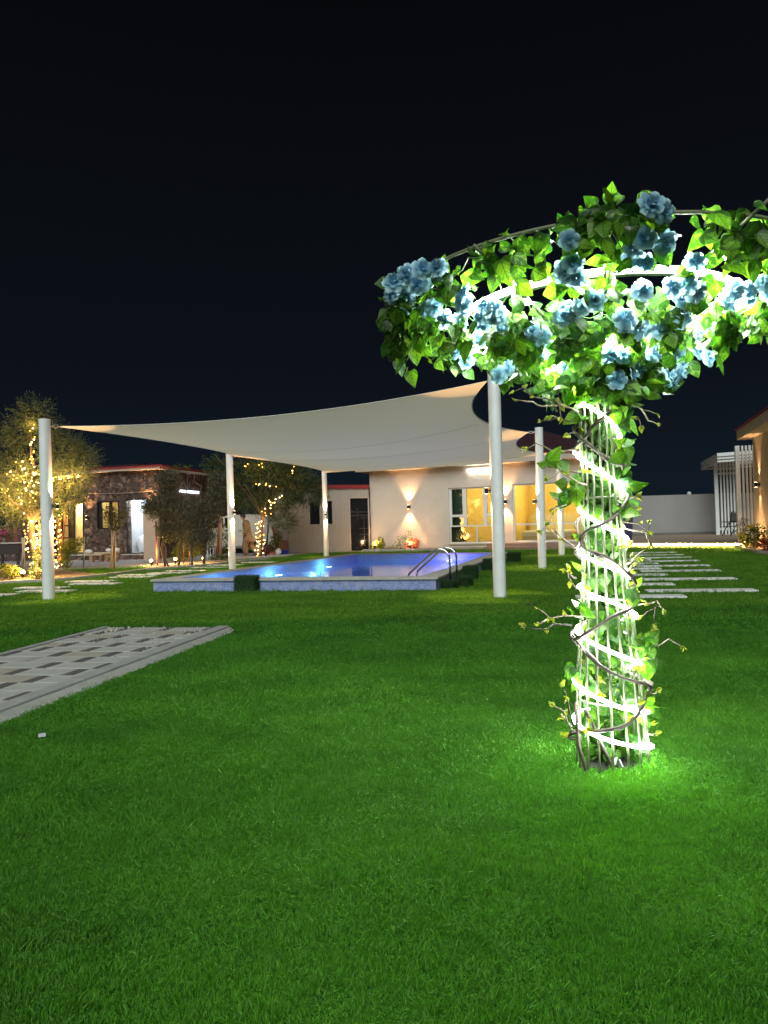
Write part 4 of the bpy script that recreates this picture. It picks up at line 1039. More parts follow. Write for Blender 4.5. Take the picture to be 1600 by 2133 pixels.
shrub('green climbing bush between the lit sapling and the thin metal pole', b, [(ap(136, 1165, b), (.14, .14, .35)), (ap(148, 1140, b), (.26, .2, .25)), (ap(162, 1128, b), (.16, .2, .12))], 800, 0.09, 0.035, m_yleaf)
# plain sapling tied to three pale stakes
b = G(235, 1186)
sap = thing('sapling', 'young sapling tied to a tripod of pale wooden stakes before the stone villa', 'sapling', b)
trunk_mesh(sap, b, [(wob(b, ap(236, 1100, b), 5, 0.015), 0.022, 0.012), (wob(ap(236, 1105, b), ap(225, 1065, b), 3, 0.02), 0.012, 0.005), (wob(ap(236, 1105, b), ap(252, 1060, b), 3, 0.02), 0.012, 0.005)], m_bark)
for (x0, x1, dy) in ((229, 238, -.15), (238, 241, .1), (234, 233, -.2)):
    MB().tube([ap(x0, 1187, b, dy), ap(x1, 1105 if x0 != 238 else 1098, b, dy*.2)], 0.024, 7).build('stake', m_palewood, sap, smooth=True)
MB().tube([ap(228, 1137, b, -.1), ap(243, 1136, b, -.1)], 0.02, 6).build('tie', m_palewood, sap)
V = [leaf_cloud(np.array(ap(x, y, b)) + unit(k)*(RNG.uniform(.1, 1, k)**.6)[:, None]*np.array([rx, .35, rz]), unit(k)+[0, 0, .1], 0.085, 0.026) for x, y, k, rx, rz in ((228, 1070, 380, .22, .28), (242, 1082, 420, .30, .26), (258, 1070, 220, .18, .24), (238, 1098, 160, .2, .14))]
cloud_mesh('crown', np.concatenate(V), m_dusty, sap)
# hanging leafy branch sprigs near bright door: belongs to the dusty tree
T3 = Vector((*G(372, 1181).xy, 0))
def t3(px, py, dy=0.0): return AT(px, py, T3.y+dy)
tree3 = thing('tree', 'dusty loose multi stemmed tree between the beige slab and the second post', 'tree', T3)
for (x, y1, x2, y2, r) in ((345, 1180, 342, 1060, .045), (372, 1180, 385, 1060, .04), (400, 1180, 395, 1050, .035), (425, 1172, 418, 1040, .045), (352, 1178, 335, 1075, .03)):
    trunk_mesh(tree3, T3, [(wob(t3(x, y1+3, RNG.uniform(-.3, .5)), t3(x2, y2), 6, 0.05), r, r*.6), (wob(t3(x2, y2), t3(x2+RNG.uniform(-30, 30), y2-50), 4, 0.05), r*.6, .008)], m_bark, 'trunk')
cl3 = [(t3(350, 1000), (.45, .5, .32), .7), (t3(345, 1050), (.5, .5, .5), 1.2), (t3(395, 1070), (.6, .5, .55), 1.3), (t3(405, 1120), (.5, .5, .45), .9), (t3(350, 1105), (.4, .4, .4), .8), (t3(440, 1060, .3), (.45, .5, .6), 1.2), (t3(455, 1010, .4), (.4, .4, .5), .8), (t3(430, 1115, .2), (.4, .4, .5), .8), (t3(320, 1060), (.3, .3, .4), .5), (t3(305, 1055), (.2, .3, .25), .2)]
V = [leaf_cloud(np.array(c) + unit(k)*(RNG.uniform(.05, 1, k)**.55)[:, None]*np.array(r), unit(k)+[0, 0, .2], 0.095, 0.022) for c, r, w in cl3 for k in [int(2300*w)]]
cloud_mesh('crown', np.concatenate(V), m_dusty, tree3)
for (x, y) in ((373, 972), (394, 974)):
    c = t3(x, y); mb = MB().tube([t3(x-6, y+50), c], [.012, .006], 5); mb.build('limb', m_bark, tree3)
    V = leaf_cloud(np.tile(np.array(c), (14, 1)), unit(14)*[1, 1, .6]+[0, 0, .15], 0.22, 0.045, .2); cloud_mesh('sprig', V, m_leafg, tree3)
# second tree with a few fairy lights behind the pool
T2 = Vector((*G(541, 1161).xy, 0))
def t2(px, py, dy=0.0): return AT(px, py, T2.y+dy)
tree2 = thing('tree', 'broad dark feathery tree under the sail between the second and third left posts', 'tree', T2)
tp2 = wob(T2, t2(548, 1075), 5, 0.03)
trunk_mesh(tree2, T2, [(tp2, 0.07, 0.055)], m_bark)
for (x, y) in ((505, 1000), (470, 985), (560, 980), (610, 1000), (640, 1030), (530, 950), (590, 950), (575, 1050), (445, 945)):
    trunk_mesh(tree2, T2, [(wob(tp2[-1], t2(x, y, RNG.uniform(-.4, .4)), 5, 0.08), .045, .01)], m_bark, 'limb')
cl2 = [(t2(500, 985), (.9, .7, .55), 1.5), (t2(560, 985, -.2), (1.0, .8, .6), 1.8), (t2(615, 1000), (.8, .7, .55), 1.5), (t2(640, 1030), (.55, .5, .4), 1.0), (t2(520, 1040), (.75, .6, .45), 1.2), (t2(580, 1040), (.8, .6, .45), 1.3), (t2(455, 975), (.5, .5, .4), .6), (t2(470, 1015), (.5, .5, .4), .8), (t2(540, 930), (1.0, .8, .5), 1.5), (t2(610, 945), (.9, .8, .5), 1.3), (t2(662, 1020), (.3, .4, .4), .5), (t2(590, 1085), (.45, .4, .3), .5)]
cloud_mesh('crown', feather_cloud(cl2, 430, 0.11, 0.020, 0.05), m_casu2, tree2)
fairy('sparse fairy lights on the trunk and inside the dark tree under the sail', [(wob(T2, t2(540, 1085, -.1), 5, .02), 0.14, 8, 62), ([t2(548, 1075, -.3), t2(560, 1050, -.8), t2(575, 1035, -.8)], .15, 2, 10), ([t2(535, 1010, -.9), t2(550, 1008, -.9), t2(568, 1015, -.9)], .12, 2, 10), ([t2(510, 972, -.8), t2(514, 968, -.8)], .05, 1, 3), ([t2(542, 965, -.8), t2(544, 972, -.8)], .05, 1, 3), ([t2(606, 985, -.8), t2(612, 976, -.8), t2(618, 968, -.8)], .05, 1, 4), ([t2(582, 1035, -.8), t2(560, 1070, -.6)], .1, 1, 4)], None, T2, 4)
for (x0, x1, yt, m, lab) in ((543, 548, 1075, m_redwood, 'red brown'), (554, 560, 1078, m_black, 'black')):
    MB().tube([t2(x0, 1162, -.3), t2(x1, yt, -.3)], 0.036, 8).build('stake', m, tree2, smooth=True)
for (x0, x1, m) in ((452, 458, m_redwood), (459, 461, m_wood)):
    b = G(x0, 1165)
    MB().tube([ap(x0, 1166, b), ap(x1, 1075, b)], 0.05, 8).build('timber_pole', m, None, smooth=True, label='dark red timber pole standing left of the second post' if m is m_redwood else 'grey brown timber pole touching the dark red pole', cat='pole')
# dark stakes in the left bed
for x, lab in ((383, 'thin dark stake left of the yellow lit bush'), (395, 'thin dark stake in front of the yellow lit bush')):
    b = G(x, 1178); MB().tube([b, ap(x-2, 1095, b)], 0.016, 6).build('stake', m_redwood, None, smooth=True, label=lab, cat='stake')
b = G(328, 1180); MB().tube([b, ap(325, 1085, b)], 0.03, 7).build('stake', m_redwood, None, smooth=True, label='brown stake just right of the tall beige slab', cat='stake')
b = G(174, 1184); MB().tube([b, ap(176, 1117, b)], 0.022, 8).build('metal_pole', m_galv, None, smooth=True, label='thin bare metal pole on the patio before the stone villa', cat='pole')
# bushes
b = G(392, 1172); shrub('yellow green bush lit by the garden spotlights', b, [(ap(378, 1150, b), (.28, .25, .28)), (ap(400, 1142, b), (.32, .25, .32)), (ap(388, 1128, b), (.22, .2, .2)), (ap(370, 1165, b), (.2, .2, .12))], 1500, 0.11, 0.04, m_yleaf)
b = G(455, 1169); shrub('low dark bush at the foot of the timber poles', b, [(ap(455, 1163, b), (.35, .25, .14)), (ap(472, 1163, b), (.22, .2, .1))], 500, 0.09, 0.03, m_leafg)
b = G(462, 1160); shrub('thin leafy sapling in front of the white car door', b, [(ap(466, 1110, b), (.22, .2, .35)), (ap(468, 1140, b), (.25, .2, .3))], 220, 0.16, 0.035, m_leafg)
b = G(22, 1209); shrub('low orange lit flower bush beside the leftmost garden spotlight', b, [(ap(8, 1188, b), (.22, .2, .14)), (ap(25, 1190, b), (.20, .2, .14)), (ap(18, 1200, b), (.12, .15, .1))], 420, 0.075, 0.035, m_yleaf)
b = G(82, 1207); shrub('dark leafy climber round the foot of the fairy light tree', b, [(ap(80, 1190, b), (.2, .2, .2)), (ap(84, 1160, b), (.16, .16, .3)), (ap(72, 1200, b), (.2, .2, .08))], 420, 0.08, 0.035, m_leafg)
# pale stakes tied together left of the lit trunk
b = G(48, 1190)
r = thing('stake_bundle', 'bundle of pale stakes tied together left of the lit tree trunk', 'stakes', b)
for x0, x1 in ((45, 50), (50, 51), (52, 46)):
    MB().tube([ap(x0, 1188, b), ap(x1, 1120, b)], 0.025, 7).build('stake', m_palewood, r, smooth=True)

# =================================================================== GARDEN SPOTLIGHTS
m_spotglass = emission('spot_glass', (1.0, 0.55, 0.22), 40)
def garden_spot(base, aim, label, e):
    r = thing('garden_spotlight', label, 'spotlight', base, group='small warm spotlights in the planting beds')
    MB().lathe([(0.012, -0.05), (0.012, 0.10)], base, 8).build('spike', m_black, r)
    d = Vector(aim).normalized(); c = base + Vector((0, 0, 0.14))
    MB().tube([c - d*0.07, c + d*0.05], [0.04, 0.06], 12).build('body', m_black, r)
    g_ = MB().sphere(c + d*0.06, 0.050, 12, 8).build('lens', m_spotglass, r, smooth=True)
    light('spotlight_light', 'POINT', c + d*0.16 + Vector((0, 0, 0.05)), e*1.7, (1.0, 0.55, 0.24), r, radius=0.06)
for (px, py, aim, lab, e) in ((48, 1208, (.15, -.35, .9), 'leftmost warm garden spotlight at the foot of the fairy light tree', 60), (316, 1181, (-.1, -.4, .9), 'warm garden spotlight below the tall beige slab', 50),
                              (366, 1177, (0, -.4, .9), 'warm garden spotlight left of the yellow green bush', 50), (425, 1175, (0, -.4, .9), 'warm garden spotlight nearest the second shade post', 60)):
    garden_spot(G(px, py), aim, lab, e)

# =================================================================== THINGS ON THE LEFT PATIO
b = AT(317, 1172, 26.8); b.z = 0.05
m_slabp = M('beige_panel', (0.42, 0.33, 0.26), 0.8, var=(1.5, 0.1), bump=(30, 0.2, 0.004))
r = thing('door_panel', 'tall plain beige slab standing upright before the bright right doorway', 'slab', b)
mb = MB().bbox_chamf((b.x, b.y, 0.05+0.95), (0.60, 0.13, 1.86), 0.012, -0.2); mb.build('panel', m_slabp, r)
MB().box((b.x, b.y, 0.063), (0.66, 0.2, 0.025), -0.2).build('foot', m_conc, r)
# low plank bench with sacks
b = AT(218, 1172, 26.4); b.z = 0.05
r = thing('plank_bench', 'low rough plank bench on short blocks on the patio', 'bench', b)
q = -0.22
def bl(x, y, z): return b + Matrix.Rotation(q, 3, 'Z') @ Vector((x, y, z))
MB().box(bl(-.1, .12, .325), (1.15, .26, .045), q).build('plank', m_palewood, r)
MB().box(bl(-.35, -.16, .275), (.75, .2, .04), q).build('plank', m_palewood, r)
for x, y, h in ((-.42, -.16, .25), (-.22, .12, .30), (.02, .12, .30), (.38, .12, .30), (-.62, .12, .30)):
    MB().box(bl(x, y, h/2), (.12, .14, h), q).build('block', m_wood, r)
MB().box(bl(.25, .1, .25), (.5, .06, .2), q).build('side_board', m_wood, r)
for x, y, z, s, lab in ((-.58, -.12, .30, .12, 'grey plastic bag at the left end of the plank bench'), (.10, .12, .35, .10, 'small white bag in the middle of the plank bench'), (.28, .12, .35, .09, 'pinkish bag on the right half of the plank bench'), (.42, .12, .35, .11, 'white bag at the right end of the plank bench')):
    MB().sphere(bl(x, y, z+s*.7), (s*1.2, s, s*.8), 10, 7, seed=x*9, amp=.4).build('plastic_bag', m_bag, None, smooth=True, label=lab, cat='bag')
# dark cart with flower boxes far left
b = AT(14, 1180, 23.5); b.z = 0.05
cart = thing('flower_cart', 'dark wooden cart on small wheels at the left edge carrying pink flowers', 'cart', b)
m_cart = M('dark_stained_wood', (0.035, 0.024, 0.02), 0.6, var=(8, 0.4))
def ct(x, y, z): return b + Vector((x, y, z))
MB().box(ct(-.2, 0, .62), (1.55, .6, .34)).build('body', m_cart, cart)
for x in (-.75, -.27, -.02, .5): MB().box(ct(x, -.22, .28), (.07, .07, .36)).build('leg', m_cart, cart)
MB().box(ct(-.2, 0, .82), (1.66, .68, .04)).build('top', m_conc, cart)
for x in (-.2, .02):
    c = ct(x, -.30, .09); mb = MB().tube([c + Vector((0, -.025, 0)), c + Vector((0, .025, 0))], .085, 14); mb.build('wheel', m_black, cart)
for k in range(5): MB().box(ct(-.8+k*.27, .05, 1.08), (.11, .05, .5)).build('slat', m_redwood, cart)
for x, y, z, lab in ((-.12, -.3, 1.22, 'upper left bunch of pink flowers on the dark cart'), (.12, -.3, 1.18, 'upper right bunch of pink flowers on the dark cart'), (-.13, -.32, .92, 'lower bunch of pink flowers at the cart top edge'), (-.5, -.3, 1.2, 'pink flowers at the very left edge of the picture')):
    c = ct(x, y, z); r = thing('pink_flowers', lab, 'flowers', c, group='pink flower bunches on the cart')
    cloud_mesh('petals', leaf_cloud(np.array(c) + unit(150)*(RNG.uniform(.2, 1, 150)**.5)[:, None]*[.14, .1, .11], unit(150), .06, .05), m_pink, r)
    cloud_mesh('leaves', leaf_cloud(np.array(c)-[0, 0, .05] + unit(50)*[.13, .1, .1], unit(50), .07, .03), m_leafg, r)
    MB().tube([c + Vector((0, .05, -.3)), c], .01, 5).build('stem', m_leafg, r)
# white folding table and plastic chair frame behind the bush
b = AT(422, 1158, 29.0); b.z = 0.05
r = thing('white_table', 'small white table half hidden behind the yellow green bush', 'table', b)
MB().bbox_chamf((b.x, b.y, .05+.74), (.62, .5, .03), .006).build('tabletop', m_upvc, r)
for x, y in ((-.27, -.2), (.27, -.2), (-.27, .2), (.27, .2)): MB().tube([(b.x+x, b.y+y, .05), (b.x+x, b.y+y, .77)], .014, 6).build('leg', m_upvc, r)
b = AT(438, 1160, 28.0); b.z = 0.05
r = thing('white_stool', 'white metal stool frame left of the timber poles', 'stool', b)
MB().box((b.x, b.y, .05+.47), (.36, .34, .02)).build('seat', m_upvc, r)
for x, y in ((-.16, -.15), (.16, -.15), (-.16, .15), (.16, .15)): MB().tube([(b.x+x, b.y+y, .05), (b.x+x, b.y+y, .51)], .012, 6).build('leg', m_upvc, r)
# tubs and pots by the cabin
b = AT(592, 1157, 29.6); b.z = 0
m_blue = M('blue_plastic', (0.02, 0.05, 0.42), 0.35, var=(4, 0.2)); m_pinkp = M('pink_plastic', (0.55, 0.22, 0.18), 0.4, var=(4, 0.2)); m_brownc = M('brown_cardboard', (0.34, 0.17, 0.09), 0.8, var=(4, 0.2))
MB().lathe([(.17, 0), (.23, .20), (.245, .20), (.245, .215), (.225, .215), (.165, .02)], b, 18).build('blue_tub', m_blue, None, smooth=False, label='blue plastic tub at the left corner of the ribbed cabin', cat='tub')
b = AT(590, 1150, 30.6); b.z = 0
MB().bbox_chamf((b.x, b.y, .30), (.40, .30, .60), .01).build('brown_box', m_brownc, None, label='upright brown box behind the blue tub', cat='box')
b = AT(566, 1159, 28.6); b.z = 0
MB().lathe([(.07, 0), (.10, .12), (.108, .12), (.108, .13), (.09, .13), (.065, .01)], b, 14).build('pink_bucket', m_pinkp, None, label='small pink bucket right of the black stake', cat='bucket')
b = AT(580, 1157, 29.0); b.z = 0
MB().sphere(b + Vector((0, 0, .14)), (.13, .11, .17), 10, 7, seed=5.5, amp=.4).build('plastic_bag', m_bag, None, smooth=True, label='white plastic bag between the potted plant and the blue tub', cat='bag')
b = AT(572, 1158, 29.3); b.z = 0
r = shrub('yellow lit leafy potted plant beside the blue tub', b + Vector((0, 0, .18)), [(ap(570, 1138, b), (.2, .2, .28)), (ap(578, 1120, b), (.22, .2, .25))], 500, 0.10, 0.035, m_yleaf, 'potted plant', 'potted_plant')
MB().lathe([(.10, 0), (.14, .19), (.15, .19), (.15, .21), (.12, .21), (.09, .02)], b, 14).build('pot', m_brownc, r)
b = AT(560, 1152, 30.0); b.z = 0.0
MB().sphere(b + Vector((0, 0, .20)), (.22, .16, .24), 10, 7, seed=8.2, amp=.4).build('sack', M('crimson_cloth', (0.25, 0.02, 0.06), 0.8, var=(5, .3)), None, smooth=True, label='crimson cloth sack behind the black stake', cat='sack')

# =================================================================== WHITE CAR
cb = AT(515, 1157, 32.5); cb.z = 0.0
car = thing('parked_car', 'white car parked side on behind the walking man, partly hidden by trees', 'car', cb)
crz = -0.10
CR = Matrix.Rotation(crz, 3, 'Z')
def cw(x, y, z): return Vector((cb.x, cb.y, 0)) + CR @ Vector((x, y, z))
m_car = M('white_car_paint', (0.62, 0.58, 0.50), 0.3, var=(1.2, 0.06)); m_tyre = M('tyre_rubber', (0.02, 0.02, 0.02), 0.85, var=(10, .3)); m_sill = M('grey_sill', (0.16, 0.16, 0.17), 0.5, var=(6, .2))
prof = [(-3.1, .38), (-3.12, .75), (-3.0, 1.0), (-1.85, 1.12), (-1.0, 1.66), (-.6, 1.76), (.3, 1.78), (.8, 1.74), (1.15, 1.58), (1.38, 1.25), (1.46, .9), (1.46, .45), (1.38, .36)]
W = .88
ring = lambda y, k: [cw(x, y, .36 + (z-.36)*k if z > 1.1 else z) for x, z in prof]
mb = MB(); n = len(prof)
secs = [(-W, .985), (-W+.05, 1.0), (0, 1.015), (W-.05, 1.0), (W, .985)]
for y, k in secs: mb.v += [tuple(p) for p in ring(y, k)]
for i in range(len(secs)-1):
    for k in range(n): mb.f.append((i*n+k, (i+1)*n+k, (i+1)*n+(k+1) % n, i*n+(k+1) % n))
mb.f += [tuple(range(n)), tuple(4*n+k for k in range(n-1, -1, -1))]
mb.build('body', m_car, car)
for pts in (((-1.55, 1.22), (-.98, 1.60), (-.80, 1.64), (-.78, 1.22)), ((-.70, 1.22), (-.72, 1.65), (-.28, 1.66), (-.25, 1.22))):
    mb = MB(); a = [cw(x, -W-.004, z) for x, z in pts]; c = [cw(x, -W-.014, z) for x, z in pts]; mb.add(a+c, [(4, 5, 6, 7), (0, 1, 5, 4), (1, 2, 6, 5), (2, 3, 7, 6), (3, 0, 4, 7)]); mb.build('window', m_dark, car)
for x0, x1 in ((-1.5, -.76), (-.72, .14)):
    mb = MB(); mb.box(cw((x0+x1)/2, -W-.006, .80), (x1-x0-.03, .012, .78), crz); d_ = mb.build('door', m_car, car)
    MB().box(cw(x1-.15, -W-.03, 1.06), (.16, .03, .03), crz).build('handle', m_sill, d_)
for x in (-2.25, .85):
    c = cw(x, -W+.04, .34); ax = CR @ Vector((0, 1, 0)); mb = MB().tube([c - ax*.06, c - ax*.045, c + ax*.16, c + ax*.17], [.30, .335, .335, .3], 24); wh = mb.build('wheel', m_tyre, car)
    MB().tube([c - ax*.066, c - ax*.06], [.20, .2], 18).build('rim', m_galv, wh)
mb = MB(); mb.box(cw(-.7, -W-.01, .33), (2.5, .1, .10), crz); mb.build('running_board', m_sill, car)
m_tail = M('tail_lamp_red', (0.4, 0.01, 0.01), 0.2, var=(3, .2))
mb = MB(); mb.box(cw(1.44, -W+.08, 1.0), (.07, .14, .34), crz); mb.build('tail_lamp', m_tail, car)
# =================================================================== PERSON
pb = AT(517, 1161, 27.9); pb.z = 0.0
person = thing('person', 'man in loose brown tunic and trousers walking left with bowed head', 'person', pb)
m_skin = M('skin', (0.30, 0.17, 0.11), 0.6, var=(20, .15)); m_cloth = M('brown_tunic_cloth', (0.17, 0.11, 0.062), 0.85, var=(6, .2), bump=(14, .6, .02)); m_hair = M('black_hair', (0.012, 0.010, 0.010), 0.5, var=(40, .3))
def skin_mesh(name, verts, edges, radii, root=0, sub=1):
    me_ = bpy.data.meshes.new(name); me_.from_pydata(verts, edges, []); ob = bpy.data.objects.new(name, me_); COL.objects.link(ob)
    ob.modifiers.new('skin', 'SKIN')
    for i, r_ in enumerate(radii):
        sv = me_.skin_vertices[0].data[i]; sv.radius = r_ if isinstance(r_, tuple) else (r_, r_); sv.use_root = (i == root)
    s2 = ob.modifiers.new('sub', 'SUBSURF'); s2.levels = sub; s2.render_levels = sub
    dg = bpy.context.evaluated_depsgraph_get(); nm = bpy.data.meshes.new_from_object(ob.evaluated_get(dg))
    bpy.data.objects.remove(ob); nm.name = name
    nm.polygons.foreach_set('use_smooth', [True]*len(nm.polygons)); return nm
# walks towards -x ; x forward is negative
V_ = [(0, 0, .92), (-.02, 0, 1.10), (-.05, 0, 1.30), (-.09, 0, 1.43), (-.14, 0, 1.50), (-.18, -.0, 1.585), (-.205, 0, 1.66),
      (-.05, -.19, 1.39), (.02, -.24, 1.13), (-.10, -.24, .92), (-.155, -.235, .84),
      (-.05, .19, 1.39), (-.02, .24, 1.13), (-.16, .24, .94), (-.21, .235, .87),
      (.01, -.10, .86), (-.10, -.10, .47), (-.06, -.10, .09), (-.19, -.10, .035),
      (.02, .10, .86), (.10, .10, .47), (.36, .10, .17), (.33, .10, .05),
      (-.245, 0, 1.60)]
E_ = [(0, 1), (1, 2), (2, 3), (3, 4), (4, 5), (5, 6), (2, 7), (7, 8), (8, 9), (9, 10), (2, 11), (11, 12), (12, 13), (13, 14), (0, 15), (15, 16), (16, 17), (17, 18), (0, 19), (19, 20), (20, 21), (21, 22), (5, 23)]
R_ = [(.12, .15), (.11, .14), (.12, .17), .06, .055, (.085, .08), .07, .06, .045, .035, .035, .06, .045, .035, .035, .085, .055, .04, .03, .085, .055, .04, .03, .04]
me_ = skin_mesh('body', V_, E_, R_, 0, 2); body = link_mesh('body', me_, m_skin, pb, person)
# tunic: loft of ellipses from neck to knee, flaring, with sleeves
mb = MB(); prof2 = [(-.095, .07, .08, 1.475), (-.07, .10, .20, 1.42), (-.05, .145, .235, 1.34), (-.03, .155, .225, 1.20), (-.01, .150, .205, 1.05), (0, .18, .215, .88), (.03, .21, .225, .72), (.05, .235, .23, .62), (.05, .23, .225, .615)]
rg = []
for (xo, rx, ry, z) in prof2:
    rg.append([pb + Vector((xo + rx*math.cos(a)*(1+.06*math.sin(5*a+z*4)*(1.5-z)), ry*math.sin(a)*(1+.05*math.sin(4*a+z*3)*(1.5-z)), z)) for a in [2*PI*k/22 for k in range(22)]])
vs = [q_ for r_ in rg for q_ in r_]; fs = [(i*22+k, i*22+(k+1) % 22, (i+1)*22+(k+1) % 22, (i+1)*22+k) for i in range(len(rg)-1) for k in range(22)]
mb.add(vs, fs)
for sgn in (-1, 1):
    sh, el, wr = (V_[7], V_[8], V_[9]) if sgn < 0 else (V_[11], V_[12], V_[13])
    mb.tube([pb + Vector(q_) for q_ in (Vector(sh)*.9+Vector((0, 0, .14)), Vector(sh), Vector(sh).lerp(Vector(el), .5), Vector(el), Vector(el).lerp(Vector(wr), .6), Vector(wr))], [.085, .092, .080, .075, .068, .066], 12)
mb.build('tunic', m_cloth, person, smooth=True)
mb = MB()
for i0 in (15, 19):
    h_, k_, f_ = Vector(V_[i0]), Vector(V_[i0+1]), Vector(V_[i0+2]); mb.tube([pb + q_ for q_ in (h_, h_.lerp(k_, .5), k_, k_.lerp(f_, .6), k_.lerp(f_, .93))], [.12, .13, .12, .10, .085], 14)
mb.build('trousers', m_cloth, person, smooth=True)
mb = MB().sphere(pb + Vector((-.180, 0, 1.665)), (.100, .090, .075), 14, 9, seed=2, amp=.12); mb.sphere(pb + Vector((-.125, 0, 1.62)), (.07, .082, .09), 12, 8, seed=3, amp=.1); mb.build('hair', m_hair, person, smooth=True)
for i0 in (18, 22):
    f_ = Vector(V_[i0-1]); mb = MB().bbox_chamf(pb + Vector((f_.x-.06, f_.y, max(.035, f_.z-.06))), (.25, .09, .05), .02); mb.build('sandal', m_black, person)
# =================================================================== HOUSE FLOWER BED
hb0 = H.p(0.25, 0, 0.0)
soil = MB(); H.box(soil, 0.2, 3.9, -0.03, 0.07, 0.04, 1.0); soil.build('flower_bed_soil', m_soil, kind='structure')
kerb_line('kerb', [H.p(0.15, 0, 1.08), H.p(2.0, 0, 1.08), H.p(4.0, 0, 1.08)], 0.14, 0.10, m_conc, 'low pale kerb of the flower bed below the house wall lamp')
def hp(px, py, d): 
    a, z = H.hit(px, py); return H.p(a, z, d)
def bush_h(label, spots, n, ln, wd, mat, name='shrub', cat='shrub'):
    b = hp(spots[0][0], 1145, 0.6); b.z = 0.07
    return shrub(label, b, [(hp(x, y, 0.6), (rx, .22, rz)) for x, y, rx, rz in spots], n, ln, wd, mat, cat, name)
bush_h('pale leafy bush at the left end of the bed against the cream wall', [(797, 1137, .22, .2), (806, 1130, .14, .22), (790, 1141, .14, .1)], 420, .12, .05, m_yleaf)
bush_h('thin dark rose bush in the middle of the bed against the cream wall', [(848, 1128, .28, .3), (862, 1118, .18, .3), (836, 1138, .25, .14)], 330, .075, .03, m_leafg)
bush_h('red leafed bush lit by a spotlight against the cream wall', [(868, 1138, .28, .22), (874, 1130, .18, .2)], 320, .14, .05, m_redleaf)
bush_h('low orange lit ground flowers between the pale bush and rose bush', [(818, 1142, .25, .10), (832, 1143, .25, .08), (850, 1144, .2, .07)], 320, .07, .03, m_yleaf)
for px, lab, e in ((799, 'garden spotlight hidden in the pale bush by the house', 34), (871, 'garden spotlight hidden in the red leafed bush by the house', 40)):
    garden_spot(Vector((*hp(px, 1146, 0.85).xy, 0.07)), (0, .6, .8), lab, e)

# =================================================================== RIGHT SIDE
DZ = 0.2
K0, K1 = G(1262, 1140.5), G(1556, 1141.5)
D_ = Frame((K0.x, K0.y, 0), (K1.x, K1.y, 0))
deckpoly = [D_.p(-0.3, 0), D_.p(D_.L+0.2, 0), Vector((18, 20, 0)), Vector((32, 26, 0)), Vector((32, 40, 0)), Vector((9.5, 40, 0))]
mb = MB(); mb.prism(deckpoly, -0.03, DZ-0.045); mb.build('terrace', m_stucco2, kind='structure')
top = [D_.p(-0.3, 0, 0.06), D_.p(D_.L+0.2, 0, 0.06)] + deckpoly[2:]
m_deck = M('terrace_tile', (0.40, 0.30, 0.22), 0.65, var=(1.5, 0.2), bump=(30, 0.15, 0.003))
mb = MB(); mb.prism(top, DZ-0.044, DZ); mb.build('terrace_paving', m_deck, kind='structure')
LAWNX.append(deckpoly)
led = thing('led_strip_light', 'warm glowing LED strip under the nosing of the right hand terrace', 'LED strip', D_.p(D_.L/2, DZ-0.06, 0.03))
mb = MB(); D_.box(mb, -0.2, D_.L+0.1, DZ-0.052, DZ-0.045, 0.012, 0.034); mb.build('channel', m_galv, led)
mb = MB(); D_.box(mb, -0.2, D_.L+0.1, DZ-0.064, DZ-0.0525, 0.014, 0.032); mb.build('diffuser', emission('amber_led_glass', (1.0, 0.62, 0.18), 260), led)
# boundary wall
Bw = Frame((10.5, 38.2, 0), (30, 36.6, 0))
bw = thing('boundary_wall', 'long plain grey boundary wall behind the terrace on the right', 'wall', Bw.p(6, 0))
_, bz = Bw.hit(1400, 1031)
n = 1
for k in range(n):
    mb = MB(); Bw.box(mb, Bw.L*k/n+0.004, Bw.L*(k+1)/n-0.004, DZ+0.001, bz, -0.2, 0.0); mb.build('wall_panel', m_grey_wall, bw)
mb = MB(); Bw.box(mb, 0, Bw.L, DZ+0.001, DZ+0.14, 0.003, 0.035); mb.build('skirting', M('wall_skirting', (0.16, .15, .14), .8, var=(3, .2)), bw)
a, z = Bw.hit(1437, 1031); mb = MB().sphere(Bw.p(a, bz+0.05, -0.1), 0.11, 10, 6); mb.build('globe_lamp', m_upvc, bw)
# blue bin behind flower column
b = AT(1302, 1124, 29.0); b.z = DZ
m_bin = M('dark_blue_plastic', (0.015, 0.02, 0.075), 0.45, var=(4, .2))
r = thing('waste_bin', 'dark blue wheeled bin at the left end of the terrace behind the flower column', 'bin', b)
mb = MB(); 
for z, w in ((0.06, .42), (.98, .54)): mb.v += [(b.x+sx_*w/2, b.y+sy_*w/2, b.z+z) for sx_, sy_ in ((-1, -1), (1, -1), (1, 1), (-1, 1))]
mb.f += [(3, 2, 1, 0), (4, 5, 6, 7), (0, 1, 5, 4), (1, 2, 6, 5), (2, 3, 7, 6), (3, 0, 4, 7)]; mb.build('body', m_bin, r)
MB().bbox_chamf((b.x, b.y, b.z+1.03), (.6, .62, .07), .025).build('lid', m_bin, r)
for sx_ in (-1, 1): MB().tube([(b.x+sx_*.24, b.y+.2, b.z+.1), (b.x+sx_*.29, b.y+.2, b.z+.1)], .10, 14).build('wheel', m_black, r)
